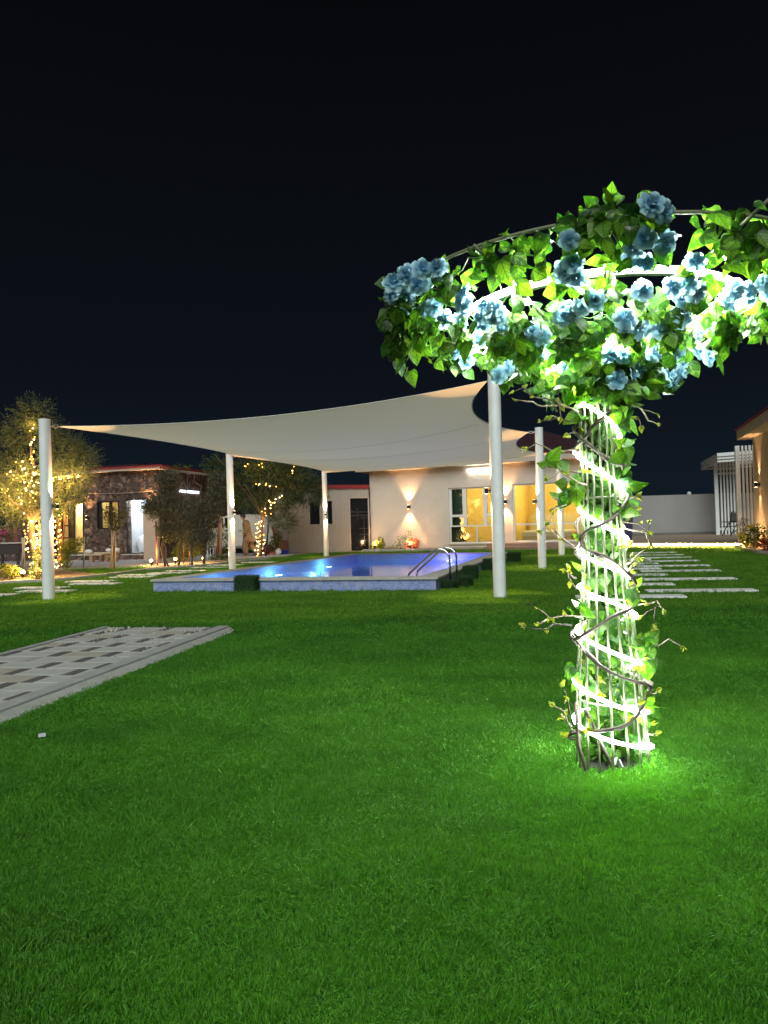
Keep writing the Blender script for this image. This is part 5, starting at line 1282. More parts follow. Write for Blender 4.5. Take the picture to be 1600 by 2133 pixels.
# pergola
Pg = Vector((*AT(1514, 1116, 35.0).xy, 0))
vdir = Vector((0.25, 0.97, 0)).normalized(); 
Pa = AT(1496, 1000, 34.0); Pb = AT(1545, 1000, 33.4); pu = (Vector((Pb.x, Pb.y, 0))-Vector((Pa.x, Pa.y, 0))).normalized(); pv = Vector((-pu.y, pu.x, 0))
def zat(px, py, Y): return AT(px, py, Y).z
zt = zat(1496, 944, 34.0)
perg = thing('pergola', 'white slatted pergola with layered beams on the terrace before the boundary wall', 'pergola', Vector((Pa.x, Pa.y, DZ)))
O = Vector((Pa.x, Pa.y, 0)); WP, LP = 4.2, 5.6
pv = (AT(1455, 1000, 40.5)-AT(1496, 1000, 34.0)); pv.z = 0; pv.normalize()
def pp(a, b_, z): return O + pu*a + pv*b_ + Vector((0, 0, z))
zb = zat(1496, 963, 34.0); lh = (zt-zb)
for k, (f0, f1) in enumerate(((0.0, .36), (.50, .68), (.82, 1.0))):
    za, zc2 = zt-lh*f0, zt-lh*f1; hh = za-zc2; zm = (za+zc2)/2
    MB().beam(pp(0, 0, zm), pp(WP, 0, zm), 0.06, hh).build('beam', m_white, perg)
    MB().beam(pp(0.031, 0.033, zm), pp(0.031, LP, zm), 0.06, hh).build('beam', m_white, perg)
    MB().beam(pp(0.065, LP-.03, zm), pp(WP, LP-.03, zm), 0.06, hh).build('beam', m_white, perg)
    MB().beam(pp(WP-.03, 0.033, zm), pp(WP-.03, LP-.065, zm), 0.06, hh).build('beam', m_white, perg)
mb = MB().prism([pp(0.07, 0.04, 0), pp(WP-.07, .04, 0), pp(WP-.07, LP-.07, 0), pp(.07, LP-.07, 0)], zt-.12, zt-.05); mb.build('roof_panel', m_white, perg)
# slatted side screen under the roof
Sf = Frame((*AT(1487, 1100, 36.0).xy, 0), (*AT(1549, 1100, 35.7).xy, 0))
ztop = zb+0.02
xs_ = [AT(px, 1100, 36.0).x for px in (1493, 1503.5, 1510.3, 1517.2, 1524, 1531, 1539)]
for i, px in enumerate((1493.5, 1503.5, 1510.3, 1517.0, 1523.7, 1530.4, 1540)):
    a, _ = Sf.hit(px, 1060); w = 0.17 if i in (0, 6) else 0.075
    mb = MB(); Sf.box(mb, a-w/2, a+w/2, DZ, ztop+.25, -w/2, w/2); mb.build('post' if i in (0, 6) else 'slat', m_white, perg)
for z in (ztop-.22, ztop-.45, DZ+.28): 
    mb = MB(); a0, _ = Sf.hit(1495, 1060); a1, _ = Sf.hit(1538, 1060); Sf.box(mb, a0, a1, z-.05, z+.05, -.075, -.043); mb.build('rail', m_white, perg)
# tall slat screen at the building corner
SfY = 25.0
sc = thing('slat_screen', 'tall white slat screen joining the corner of the right hand building', 'screen', Vector((*AT(1541, 1120, SfY).xy, DZ)))
Sg = Frame((*AT(1530, 1100, SfY).xy, 0), (*AT(1590, 1100, SfY-.2).xy, 0)); zs = AT(1541, 929, SfY).z
for i, px in enumerate((1541.5, 1552.5, 1560.3, 1568, 1575.5)):
    a, _ = Sg.hit(px-2, 1060); w = .14 if i == 0 else .065
    mb = MB(); Sg.box(mb, a-w/2, a+w/2, DZ, zs, -w/2, w/2); mb.build('post' if i == 0 else 'slat', m_white, sc)
a0, _ = Sg.hit(1542, 1060); a1, _ = Sg.hit(1576, 1060)
mb = MB(); Sg.box(mb, a0, a1, DZ+.3, DZ+.36, -.066, -.036); mb.build('rail', m_white, sc)
mb = MB(); Sg.box(mb, a0, a1, zs-.62, zs-.56, -.066, -.036); mb.build('rail', m_white, sc)
# folding chair
b = AT(1522, 1117, 33.0); b.z = DZ
chair = thing('terrace_chair', 'dark framed mesh back chair in front of the pergola slats', 'chair', b)
m_mesh = M('grey_mesh_fabric', (0.10, 0.095, 0.085), 0.8, var=(8, .3))
cr = Matrix.Rotation(0.35, 3, 'Z')
def ch(x, y, z): return b + cr @ Vector((x, y, z))
for s_ in (-1, 1):
    MB().tube([ch(s_*.26, -.28, 0), ch(s_*.26, -.22, .55), ch(s_*.26, -.36, 1.10)], .022, 8).build('leg', m_black, chair)
    MB().tube([ch(s_*.26, .25, 0), ch(s_*.26, -.05, .45), ch(s_*.26, -.20, .62)], .02, 8).build('leg', m_black, chair)
    MB().tube([ch(s_*.27, -.25, .66), ch(s_*.27, .22, .66)], .02, 8).build('armrest', m_black, chair)
    MB().tube([ch(s_*.26, -.25, .03), ch(-s_*.26, -.25, .42)], .012, 6).build('brace', m_black, chair)
MB().box(ch(0, 0, .45), (.50, .48, .03), .35).build('seat', m_mesh, chair)
MB().tube([ch(-.26, -.36, 1.10), ch(.26, -.36, 1.10)], .022, 8).build('top_rail', m_black, chair)
MB().tube([ch(-.26, -.25, .64), ch(.26, -.25, .64)], .018, 8).build('back_rail', m_black, chair)
P = [[ch(-.24+.48*i, -.25-.10*t, .68+.38*t) for i in (0, 1)] for t in (0, .5, 1)]; Q = [[p + cr @ Vector((0, .006, 0)) for p in r_] for r_ in P]
mb = MB().grid(P).grid(Q); mb.build('backrest', m_mesh, chair)
# right building: long wall running towards the viewer, seen at its far corner
cR = Vector((*AT(1576, 1140, 23.6).xy, 0)); vR = Vector((0.30, 0.954, 0))
Rb = Frame((cR.x, cR.y, 0), (cR.x-vR.x*6.0, cR.y-vR.y*6.0, 0))
if Rb.n.x > 0: Rb.n = -Rb.n
rb = thing('right_building', 'buff rendered building with red tiled eave at the right edge', 'building', Rb.p(2, 0))
zR = AT(1574, 913, 23.6).z
mb = MB(); Rb.box(mb, 0, 6.0, 0, zR, -0.25, 0.0); mb.build('wall', m_stucco2, rb)
mb = MB(); Rb.box(mb, 0.0, 0.25, 0, zR, -5.0, -0.251); mb.build('end_wall', m_stucco2, rb)
mb = MB(); Rb.box(mb, -0.35, 6.0, zR+.001, zR+.05, -5.0, 0.42); mb.build('soffit', m_fascia, rb)
mb = MB(); Rb.box(mb, -0.35, 6.0, zR+.051, zR+.32, 0.36, 0.42); mb.build('fascia', m_fascia, rb)
mb = MB(); Rb.box(mb, -0.35, -0.29, zR+.051, zR+.32, -5.0, 0.359); mb.build('fascia', m_fascia, rb)
tile_roof(Rb, -0.42, 6.0, 0.48, -2.4, zR+.32, zR+1.2, rb, pitch=0.20)
mb = MB(); Rb.box(mb, 0.0, 6.0, 0.0, 0.25, 0.003, 0.03); mb.build('plinth', m_plinth, rb)
a, z = Rb.hit(1583, 1011)
sconce(Rb.p(max(a, 0.35), AT(1583, 1011, 23.3).z, 0.0), Rb.n, rb, 150, 130, 1.1, spot=60)
# right flower bed
rp = [G(1536, 1141.5), G(1584, 1153.5), G(1700, 1160), G(1720, 1146), G(1590, 1139), G(1550, 1137.5)]
mb = MB(); mb.prism(rp, -.03, .05); mb.build('flower_bed_soil', m_soil, kind='structure'); LAWNX.append(rp)
kerb_line('kerb', [G(1535, 1142), G(1584, 1154.5), G(1690, 1161.5)], .14, .10, m_conc, 'pale kerb of the flower bed at the right edge')
def rbp(px, py, Y=22.6): return AT(px, py, Y)
def shr(lab, spots, n, ln, wd, mat, Y=22.4):
    b = rbp(spots[0][0], 1140, Y); b.z = .05
    shrub(lab, b, [(rbp(x, y, Y), (rx, .25, rz)) for x, y, rx, rz in spots], n, ln, wd, mat)
shr('yellow lit bush by the terrace end at the right', [(1552, 1122, .16, .16), (1562, 1130, .18, .14), (1545, 1116, .10, .1)], 420, .08, .035, m_yleaf)
shr('tall green bush topped with yellow flowers in the right bed', [(1572, 1115, .22, .3), (1582, 1105, .2, .25), (1560, 1100, .1, .12), (1590, 1125, .2, .2)], 700, .08, .032, m_leafg, 22.0)
shr('red leafed plant at the extreme right edge', [(1594, 1136, .12, .09), (1599, 1124, .09, .07)], 110, .16, .04, m_redleaf, 21.4)
shr('thin twiggy shrub between chair and slat screen', [(1545, 1098, .10, .2), (1550, 1085, .08, .1)], 90, .07, .03, m_dusty, 23.8)
r = thing('yellow_flowers', 'small yellow flower head on the right hand bush', 'flowers', rbp(1563, 1097, 21.8))
cloud_mesh('petals', leaf_cloud(np.array(rbp(1563, 1097, 21.8)) + unit(70)*[.09, .07, .07], unit(70), .05, .04), m_wpetal, r)
MB().tube([rbp(1563, 1115, 21.8), rbp(1563, 1097, 21.8)], .008, 5).build('stem', m_leafg, r)
garden_spot(Vector((*rbp(1554, 1140, 22.9).xy, .05)), (0, .2, .9), 'garden spotlight in the right hand bed by the terrace end', 45)

# small litter on the lawn
b = G(88, 1545); MB().box((b.x, b.y, b.z+.035), (.035, .02, .012), .5, .2).build('litter', m_bag, None, label='tiny white scrap of litter on the near left lawn', cat='litter')
b = G(1107, 1263); MB().lathe([(.09, -.01), (.09, .03), (.07, .034)], b, 14).build('drain_cover', m_black, None, label='small dark drain cap in the lawn left of the flower tree', cat='drain cover')
# =================================================================== FLOWER TREE (lit artificial tree, foreground)
TC = Vector((0.995, 3.2, 0))
ZC, ZRIM, RRIM = 1.70, 2.09, 0.90
def col_r(z): return float(np.interp(z, (0, .42, .63, .84, 1.05, 1.26, 1.7), (.158, .137, .115, .096, .087, .080, .078)))
def dish(r): 
    t = max(0.0, (r-0.08)/(RRIM-0.08)); return ZC + (ZRIM-ZC)*t**0.62
def cyl(r, a, z): return TC + Vector((r*math.cos(a) - .022*min(1, z/ZC), r*math.sin(a), z))
ftree = thing('flower_tree', 'artificial flower tree of rods, ivy and pale blue roses glowing with white LED rope', 'light tree', TC)
NROD = 16
for k in range(NROD):
    a = 2*PI*k/NROD + 0.13
    pts = [cyl(col_r(z), a + 0.03*math.sin(z*2+k), z) for z in (-0.05, 0.2, 0.42, 0.63, 0.84, 1.05, 1.26, 1.6)]
    pts += [cyl(0.080, a, ZC)]
    MB().tube(pts, 0.0052, 7).build('rod', m_trunkrod, ftree, smooth=True)
for k in range(12):
    a = 2*PI*k/12 + 0.30; e = RRIM + (0.10 if k % 3 == 0 else 0.02)
    pts = [cyl(r, a, dish(min(r, RRIM)) + (max(0, r-RRIM)*0.3)) for r in np.linspace(0.075, e, 9)]
    MB().tube(pts, 0.0065, 7).build('spoke', m_trunkrod, ftree, smooth=True)
for r, h in ((RRIM, 0), (0.60, 0.0), (0.30, 0.0)):
    MB().tube([cyl(r, 2*PI*k/72, dish(r)+0.008) for k in range(73)], 0.0065, 7, cap=False).build('hoop', m_trunkrod, ftree, smooth=True)
for z in (0.30, 0.75, 1.2, 1.62):
    MB().tube([cyl(col_r(z)-.008, 2*PI*k/32, z) for k in range(33)], 0.005, 6, cap=False).build('hoop', m_trunkrod, ftree, smooth=True)
# LED rope
zk = [AT(x, y, TC.y-0.10).z for x, y in ((1246, 866), (1250, 991), (1253, 1102), (1259, 1183), (1261, 1255), (1272, 1361), (1279, 1468), (1265, 1542))]
def led_mat(s, name):
    m = emission(name, (0.90, 1.0, 0.96), s); nt = m.node_tree
    return m
m_led = led_mat(125, 'white_led_glass'); m_led2 = led_mat(540, 'white_led_ring_glass')
hel = []
nseg = 44
for i in range(-nseg//4, nseg*7 + nseg//4 + 1):
    t = i/nseg; k = min(6, max(0, int(math.floor(t)))); f = t-k; f += 0.11*math.sin(2*PI*f)
    z = zk[k] + (zk[k+1]-zk[k])*f
    hel.append(cyl(col_r(z)+0.012, 1.5*PI + 2*PI*t, z))
led_rope = MB().tube(hel, 0.0068, 8).build('led_rope', m_led, ftree, smooth=True)
bumps = MB()
L = 0
for i in range(len(hel)-1):
    for s in (0.25, 0.75):
        p = hel[i].lerp(hel[i+1], s); o = (p - Vector((TC.x, TC.y, p.z))).normalized(); bumps.box(p + o*0.0068, (.006, .006, .006), math.atan2(o.y, o.x))
bumps.build('led_chips', m_led, ftree, kind='stuff')
def ring_led(r, a0, a1, dz, n, m):
    pts = [cyl(r, a0+(a1-a0)*k/n, dish(r)+dz) for k in range(n+1)]
    MB().tube(pts, 0.0090, 8).build('led_rope', m, ftree, smooth=True)
ring_led(0.60, 0, 2*PI*0.985, 0.030, 90, m_led2)
ring_led(0.28, math.radians(190), math.radians(300), -0.010, 20, m_led2)
MB().tube([cyl(0.09, math.radians(200), 1.66), cyl(0.14, math.radians(205), 1.72), cyl(0.28, math.radians(192), dish(.28)-.01)], 0.010, 8).build('led_rope', m_led2, ftree, smooth=True)
MB().tube([cyl(0.28, math.radians(300), dish(.28)-.01), cyl(0.45, math.radians(320), dish(.45)-.012), cyl(0.60, math.radians(330), dish(.6)+.03)], 0.010, 8).build('led_rope', m_led2, ftree, smooth=True)
MB().tube([cyl(0.10, math.radians(250), 0.02), cyl(0.06, math.radians(265), .06), cyl(0.03, math.radians(290), .05), cyl(0.05, math.radians(320), -.02)], 0.007, 7).build('power_cable', m_upvc, ftree, smooth=True)

# ---- leaves
def leaf_geo(fold, curl, wmul):
    ts = [0, .07, .20, .36, .54, .72, .88, 1.0]; ws = [0.0, .27, .41, .43, .35, .23, .10, 0.0]
    V = []; UV = []; F = []
    def y(t): return t - (0.10 if False else 0)
    for i, t in enumerate(ts):
        z = -curl*t*t
        V.append((0, t, z)); UV.append((0.5, t))
    Ls = []; Rs = []
    for i in (1, 2, 3, 4, 5, 6):
        t, w = ts[i], ws[i]*wmul; back = (0, .09, .03)[i] if i < 3 else 0.0
        Ls.append(len(V)); V.append((-w, t-back, -curl*t*t + fold*w)); UV.append((0.5-w, t))
        Rs.append(len(V)); V.append((w, t-back, -curl*t*t + fold*w)); UV.append((0.5+w, t))
    for S_, sg in ((Ls, 1), (Rs, -1)):
        q = [(0, 1, S_[0])] + [(i, i+1, S_[i], S_[i-1]) for i in range(1, 6)] + [(6, 7, S_[5])]
        for f in q: F.append(f if sg < 0 else f[::-1])
    return np.array(V, float), UV, F
def leaf_mat():
    m = bpy.data.materials.new('variegated_ivy'); m.use_nodes = True; nt = m.node_tree; N = nt.nodes; Lk = nt.links
    b = N['Principled BSDF']; out = N['Material Output']; b.inputs['Roughness'].default_value = 0.42; b.inputs['Specular IOR Level'].default_value = 0.4
    oi = N.new('ShaderNodeObjectInfo'); ge = N.new('ShaderNodeNewGeometry'); ad = N.new('ShaderNodeMath'); ad.operation = 'ADD'; Lk.new(oi.outputs['Random'], ad.inputs[0]); Lk.new(ge.outputs['Random Per Island'], ad.inputs[1])
    fr = N.new('ShaderNodeMath'); fr.operation = 'FRACT'; Lk.new(ad.outputs[0], fr.inputs[0])
    r = N.new('ShaderNodeValToRGB'); E_ = r.color_ramp.elements; E_[0].color = (0.011, 0.062, 0.010, 1); E_[1].color = (0.100, 0.200, 0.015, 1); q = E_.new(0.45); q.color = (0.036, 0.122, 0.012, 1)
    Lk.new(fr.outputs[0], r.inputs[0])
    uv = N.new('ShaderNodeUVMap'); uv.uv_map = 'UVMap'; sp = N.new('ShaderNodeSeparateXYZ'); Lk.new(uv.outputs[0], sp.inputs[0])
    # variegation blotches
    cb_ = N.new('ShaderNodeCombineXYZ'); Lk.new(fr.outputs[0], cb_.inputs[2]); sc_ = N.new('ShaderNodeVectorMath'); sc_.operation = 'MULTIPLY_ADD'; Lk.new(uv.outputs[0], sc_.inputs[0]); sc_.inputs[1].default_value = (1, 1, 1)
    sc2 = N.new('ShaderNodeVectorMath'); sc2.operation = 'SCALE'; sc2.inputs['Scale'].default_value = 40; Lk.new(cb_.outputs[0], sc2.inputs[0]); Lk.new(sc2.outputs[0], sc_.inputs[2])
    n = N.new('ShaderNodeTexNoise'); n.inputs['Scale'].default_value = 4.0; n.inputs['Detail'].default_value = 3; Lk.new(sc_.outputs[0], n.inputs['Vector'])
    r2 = N.new('ShaderNodeValToRGB'); r2.color_ramp.elements[0].position = 0.52; r2.color_ramp.elements[1].position = 0.62; Lk.new(n.outputs[0], r2.inputs[0])
    mx = N.new('ShaderNodeMix'); mx.data_type = 'RGBA'; Lk.new(r2.outputs[0], mx.inputs['Factor']); Lk.new(r.outputs[0], mx.inputs['A']); mx.inputs['B'].default_value = (0.115, 0.205, 0.035, 1)
    # veins: midrib and side veins darker
    a = N.new('ShaderNodeMath'); a.operation = 'SUBTRACT'; Lk.new(sp.outputs['X'], a.inputs[0]); a.inputs[1].default_value = 0.5
    ab = N.new('ShaderNodeMath'); ab.operation = 'ABSOLUTE'; Lk.new(a.outputs[0], ab.inputs[0])
    lt = N.new('ShaderNodeMath'); lt.operation = 'LESS_THAN'; Lk.new(ab.outputs[0], lt.inputs[0]); lt.inputs[1].default_value = 0.022
    m1 = N.new('ShaderNodeMath'); m1.operation = 'MULTIPLY_ADD'; Lk.new(ab.outputs[0], m1.inputs[0]); m1.inputs[1].default_value = -1.1; Lk.new(sp.outputs['Y'], m1.inputs[2])
    md = N.new('ShaderNodeMath'); md.operation = 'MODULO'; Lk.new(m1.outputs[0], md.inputs[0]); md.inputs[1].default_value = 0.2
    l2 = N.new('ShaderNodeMath'); l2.operation = 'LESS_THAN'; Lk.new(md.outputs[0], l2.inputs[0]); l2.inputs[1].default_value = 0.025
    mxm = N.new('ShaderNodeMath'); mxm.operation = 'MAXIMUM'; Lk.new(lt.outputs[0], mxm.inputs[0]); Lk.new(l2.outputs[0], mxm.inputs[1])
    mk = N.new('ShaderNodeMath'); mk.operation = 'MULTIPLY'; Lk.new(mxm.outputs[0], mk.inputs[0]); mk.inputs[1].default_value = 0.75
    mv = N.new('ShaderNodeMix'); mv.data_type = 'RGBA'; Lk.new(mk.outputs[0], mv.inputs['Factor']); Lk.new(mx.outputs['Result'], mv.inputs['A']); mv.inputs['B'].default_value = (0.010, 0.045, 0.008, 1)
    Lk.new(mv.outputs['Result'], b.inputs['Base Color'])
    tr = N.new('ShaderNodeBsdfTranslucent'); tm = N.new('ShaderNodeMix'); tm.data_type = 'RGBA'; tm.blend_type = 'MULTIPLY'; tm.inputs['Factor'].default_value = 1; Lk.new(mv.outputs['Result'], tm.inputs['A']); tm.inputs['B'].default_value = (1.5, 1.5, 0.5, 1)
    Lk.new(tm.outputs['Result'], tr.inputs[0])
    ms = N.new('ShaderNodeMixShader'); ms.inputs[0].default_value = 0.45; Lk.new(b.outputs[0], ms.inputs[1]); Lk.new(tr.outputs[0], ms.inputs[2]); Lk.new(ms.outputs[0], out.inputs[0])
    return m
m_ivy = leaf_mat()
LG = [leaf_geo(f, c, w) for f, c, w in ((.25, .25, 1.0), (.1, .45, 1.1), (.45, .15, .9), (-.15, .3, 1.05), (.3, .6, 1.0), (.05, .05, 1.15))]
LME = []
for V, UV, F in LG:
    me_ = bpy.data.meshes.new('leaf'); me_.from_pydata(V.tolist(), [], F); me_.materials.append(m_ivy)
    u = me_.uv_layers.new(name='UVMap')
    for l in me_.loops: u.data[l.index].uv = UV[l.vertex_index]
    me_.polygons.foreach_set('use_smooth', [True]*len(me_.polygons)); LME.append(me_)
LEAVES = []   # (pos, matrix3, size, variant)
def orient(d, n):
    d = Vector(d).normalized(); n = Vector(n); n = n - d*n.dot(d)
    if n.length < 1e-4: n = d.orthogonal()
    n.normalize(); x = d.cross(n); return Matrix((x, d, n)).transposed()
def add_leaf(p, d, n, s): LEAVES.append((Vector(p), orient(d, n), s, int(RNG.integers(0, len(LG)))))
def rv(s=1.0): return Vector(RNG.normal(0, s, 3))
VINES = MB()
def garland(pts, count, jit, size=0.060, down=0.6, outc=TC):
    m = len(pts)-1; count = int(count*1.22)
    VINES.tube([Vector(p) + rv(.008) for p in pts], 0.0028, 4)
    for _ in range(count):
        s = RNG.uniform(0, m); k = min(int(s), m-1); p = Vector(pts[k]).lerp(Vector(pts[k+1]), s-k) + Vector(np.clip(RNG.normal(0, 1, 3), -1.7, 1.7)*np.array([jit, jit, jit*.9]) - [0, 0, .2*jit])
        o = (p - Vector((outc.x, outc.y, p.z)))
        o = o.normalized() if o.length > .01 else Vector((1, 0, 0))
        d = Vector((0, 0, -down)) + o*0.35 + rv(.6)
        add_leaf(p, d, o*0.7 + Vector((0, -.35, 0.15)) + rv(.45), size*RNG.uniform(.55, 1.35))
def arc(r, a0, a1, dz, n=24, wob_=0.02):
    return [cyl(r + RNG.normal(0, wob_), math.radians(a0+(a1-a0)*k/n), dish(min(r, RRIM))+dz + RNG.normal(0, wob_)) for k in range(n+1)]
# rim garland; bare stretches of rim are left as in the photo
garland(arc(.86, 160, 245, -.02), 150, .045)
garland(arc(.84, 95, 205, -.06), 85, .055)
garland(arc(.88, 247, 268, .0), 85, .04)
garland(arc(.88, 279, 345, -.01), 240, .045)
garland(arc(.88, -15, 150, -.03), 170, .06)
# spokes' garlands
for a in range(0, 360, 30):
    pts = [cyl(r, math.radians(a+17+RNG.normal(0, 3)), dish(r)-.015) for r in np.linspace(.12, .84, 10)]
    near = 190 < a+17 < 350
    garland(pts, 36 if near else 46, .045)
# ring garlands
garland(arc(.42, 175, 365, -.03, 30), 175, .055)
garland(arc(.30, 170, 370, -.03, 30), 230, .06)
garland(arc(.19, 150, 390, -.03, 30), 240, .06)
garland(arc(.72, 165, 215, -.03, 16), 26, .05)
garland(arc(.72, 325, 370, -.03, 16), 60, .05)
garland(arc(.48, 20, 160, -.03, 20), 130, .06)
garland(arc(.10, 0, 360, -.06, 16), 120, .035)
# hanging strands
for a, r, L_ in ((178, .90, .26), (186, .86, .20), (198, .78, .15), (212, .58, .14), (205, .70, .2), (222, .50, .12), (240, .40, .14), (300, .42, .15), (320, .55, .16), (335, .70, .12), (350, .8, .14)):
    p0 = cyl(r, math.radians(a), dish(r)-.02); garland([p0 + Vector((RNG.normal(0, .01), 0, -L_*k/5)) for k in range(6)], 26, .035, .072, 1.2)
# ivy inside and round the column
for _ in range(760):
    z = RNG.uniform(.03, 1.68); r = col_r(z)*RNG.uniform(.2, .86); a = RNG.uniform(0, PI) if RNG.random() < .62 else RNG.uniform(0, 2*PI)
    o = Vector((math.cos(a), math.sin(a), 0)); add_leaf(cyl(r, a, z), rv(.7)+Vector((0, 0, -.2)), o + rv(.5)+Vector((0, -.3, 0)), RNG.uniform(.045, .085))
for (px, py, n) in ((1305, 860, 6), (1300, 885, 5), (1300, 930, 6), (1298, 985, 7), (1300, 1010, 4), (1310, 1040, 5), (1295, 1075, 3), (1190, 1010, 7), (1180, 1040, 6), (1150, 955, 5), (1312, 1225, 5), (1340, 1335, 8), (1350, 1370, 6), (1345, 1455, 6), (1350, 1480, 5), (1195, 1390, 4), (1200, 1265, 3), (1205, 870, 4), (1320, 1560, 6), (1255, 800, 14), (1225, 810, 14), (1180, 790, 10)):
    for _ in range(n):
        p = AT(px+RNG.normal(0, 7), py+RNG.normal(0, 8), 3.12+RNG.uniform(-.05, .1)); add_leaf(p, rv(.7)+Vector((0, -.2, -.2)), rv(.5)+Vector((0, -1, .2)), RNG.uniform(.055, .095))
# ---- roses
def rose_mesh(seed):
    rg_ = np.random.default_rng(seed); V = []; F = []
    def petal(a, r0, r1, h0, h1, w, cup):
        n0 = len(V)
        for i in range(4):
            t = i/3
            for j in range(5):
                s = (j/4-.5)*2
                wd = w*(math.sin(PI*(.22+.46*t)))
                rr = r0+(r1-r0)*t**1.1 - cup*s*s*.25*t
                z = h0+(h1-h0)*t - (0.16*t**4 if r1 > .35 else 0) + rg_.normal(0, .015)*t - .10*t*s**2; rr -= .16*t**3*s*s*r1
                aa = a + s*wd; V.append((rr*math.cos(aa), rr*math.sin(aa), z + (0.05*math.sin(s*4+a)*t)))
        for i in range(3):
            for j in range(4): F.append((n0+i*5+j, n0+i*5+j+1, n0+(i+1)*5+j+1, n0+(i+1)*5+j))
    for k in range(3): petal(2*PI*k/3, .03, .10, 0, .50, 1.25, .1)
    for k in range(4): petal(2*PI*k/4+.4, .06, .25, 0, .47, .95, .2)
    for k in range(5): petal(2*PI*k/5+.2, .08, .44, 0, .36, .88, .3)
    for k in range(6): petal(2*PI*k/6+.5, .08, .62, 0, .15, .80, .3)
    me_ = bpy.data.meshes.new('rose'); me_.from_pydata(V, [], F); me_.polygons.foreach_set('use_smooth', [True]*len(F)); return me_
def rose_mat():
    m = bpy.data.materials.new('pale_blue_petals'); m.use_nodes = True; nt = m.node_tree; N = nt.nodes; Lk = nt.links
    b = N['Principled BSDF']; out = N['Material Output']; b.inputs['Roughness'].default_value = 0.7; b.inputs['Specular IOR Level'].default_value = 0.2
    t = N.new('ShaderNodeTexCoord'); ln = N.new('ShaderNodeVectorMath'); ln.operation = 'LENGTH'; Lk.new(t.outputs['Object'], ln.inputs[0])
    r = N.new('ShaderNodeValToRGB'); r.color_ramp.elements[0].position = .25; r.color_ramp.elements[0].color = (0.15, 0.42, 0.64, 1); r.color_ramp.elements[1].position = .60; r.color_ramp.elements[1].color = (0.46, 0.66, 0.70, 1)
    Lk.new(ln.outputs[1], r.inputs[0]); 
    oi = N.new('ShaderNodeObjectInfo'); hs = N.new('ShaderNodeHueSaturation'); mr = N.new('ShaderNodeMapRange'); mr.inputs['To Min'].default_value = .7; mr.inputs['To Max'].default_value = 1.1; Lk.new(oi.outputs['Random'], mr.inputs[0]); Lk.new(mr.outputs[0], hs.inputs['Value']); Lk.new(r.outputs[0], hs.inputs['Color'])
    Lk.new(hs.outputs[0], b.inputs['Base Color'])
    tr = N.new('ShaderNodeBsdfTranslucent'); Lk.new(hs.outputs[0], tr.inputs[0]); ms = N.new('ShaderNodeMixShader'); ms.inputs[0].default_value = .5
    Lk.new(b.outputs[0], ms.inputs[1]); Lk.new(tr.outputs[0], ms.inputs[2]); Lk.new(ms.outputs[0], out.inputs[0]); return m
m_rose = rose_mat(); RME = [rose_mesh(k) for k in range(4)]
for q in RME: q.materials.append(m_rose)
def on_dish(px, py):
    d = ray(px, py); best = None; bd = 9
    t = 1.6
    while t < 4.4:
        p = Vector((0, 0, CAM_H)) + d*t; r = math.hypot(p.x-TC.x, p.y-TC.y)
        g_ = abs(p.z-dish(min(r, RRIM))) + max(0, r-RRIM)*1.2
        if r <= RRIM+.02 and p.z >= dish(min(r, RRIM)): return p
        if g_ < bd: bd = g_; best = p.copy()
        t += .01
    return best
ROSES = [(838, 583, 2), (880, 560, 2), (818, 612, 1), (850, 640, 1), (872, 590, 1), (915, 565, 1), (905, 640, 2), (925, 665, 1), (968, 612, 1), (965, 640, 1), (1010, 638, 1), (1028, 655, 1), (1005, 672, 1), (1045, 680, 1), (960, 668, 1),
         (955, 738, 1), (972, 755, 1), (985, 725, 1), (1110, 690, 2), (1125, 720, 1), (1185, 565, 1), (1200, 580, 1), (1195, 548, 1), (1175, 655, 1), (1212, 640, 2), (1240, 625, 1), (1185, 500, 1), (1320, 520, 2), (1345, 548, 1), (1340, 495, 1), (1385, 505, 1), (1360, 425, 2), (1382, 440, 1),
         (1338, 607, 1), (1448, 545, 1), (1432, 590, 1), (1448, 612, 1), (1415, 625, 1), (1530, 605, 1), (1515, 632, 1), (1560, 622, 1), (1592, 590, 1), (1598, 610, 1), (1303, 672, 1), (1325, 682, 2), (1420, 660, 1), (1455, 690, 1), (1375, 690, 1), (1270, 738, 1), (1297, 740, 1), (1330, 772, 2), (1362, 735, 1), (1412, 742, 1), (1390, 785, 1), (1415, 778, 1), (1455, 735, 1), (1475, 745, 1), (1285, 790, 1), (1170, 768, 1), (1060, 765, 1), (1000, 705, 1)]
RPOS = []
for px, py, n in ROSES:
    for j in range(n + (1 if RNG.random() < .45 else 0)):
        p = on_dish(px + (RNG.normal(0, 14) if j else 0), py + (RNG.normal(0, 13) if j else 0))
        o = p - Vector((TC.x, TC.y, p.z)); o = o.normalized() if o.length > .01 else Vector((0, -1, 0))
        q_ = p + (Vector((0, 0, CAM_H))-p).normalized()*RNG.uniform(.10, .17); nrm = o*0.45 + Vector((0, -.75, -.12)) + rv(.38); s = RNG.uniform(.060, .082)
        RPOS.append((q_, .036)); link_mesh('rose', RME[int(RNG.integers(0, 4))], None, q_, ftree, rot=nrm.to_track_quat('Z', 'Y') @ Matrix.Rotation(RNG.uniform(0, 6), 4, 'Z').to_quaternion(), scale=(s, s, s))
        for _ in range(3): add_leaf(q_ + Vector(np.clip(RNG.normal(0, .03, 3), -.04, .04)) + Vector((0, .045, 0)), rv(.8)+Vector((0, 0, -.3)), rv(.4)+Vector((0, -1, .2)), RNG.uniform(.055, .08)*min(1, p.y/3.0))
        VINES.tube([q_, q_.lerp(p + Vector((0, .05, .05)), .5) + rv(.01), p + Vector((0, .06, .06))], .0022, 4)
# nearest leaves are parts, the rest one mass
camp = Vector((0, 0, CAM_H))
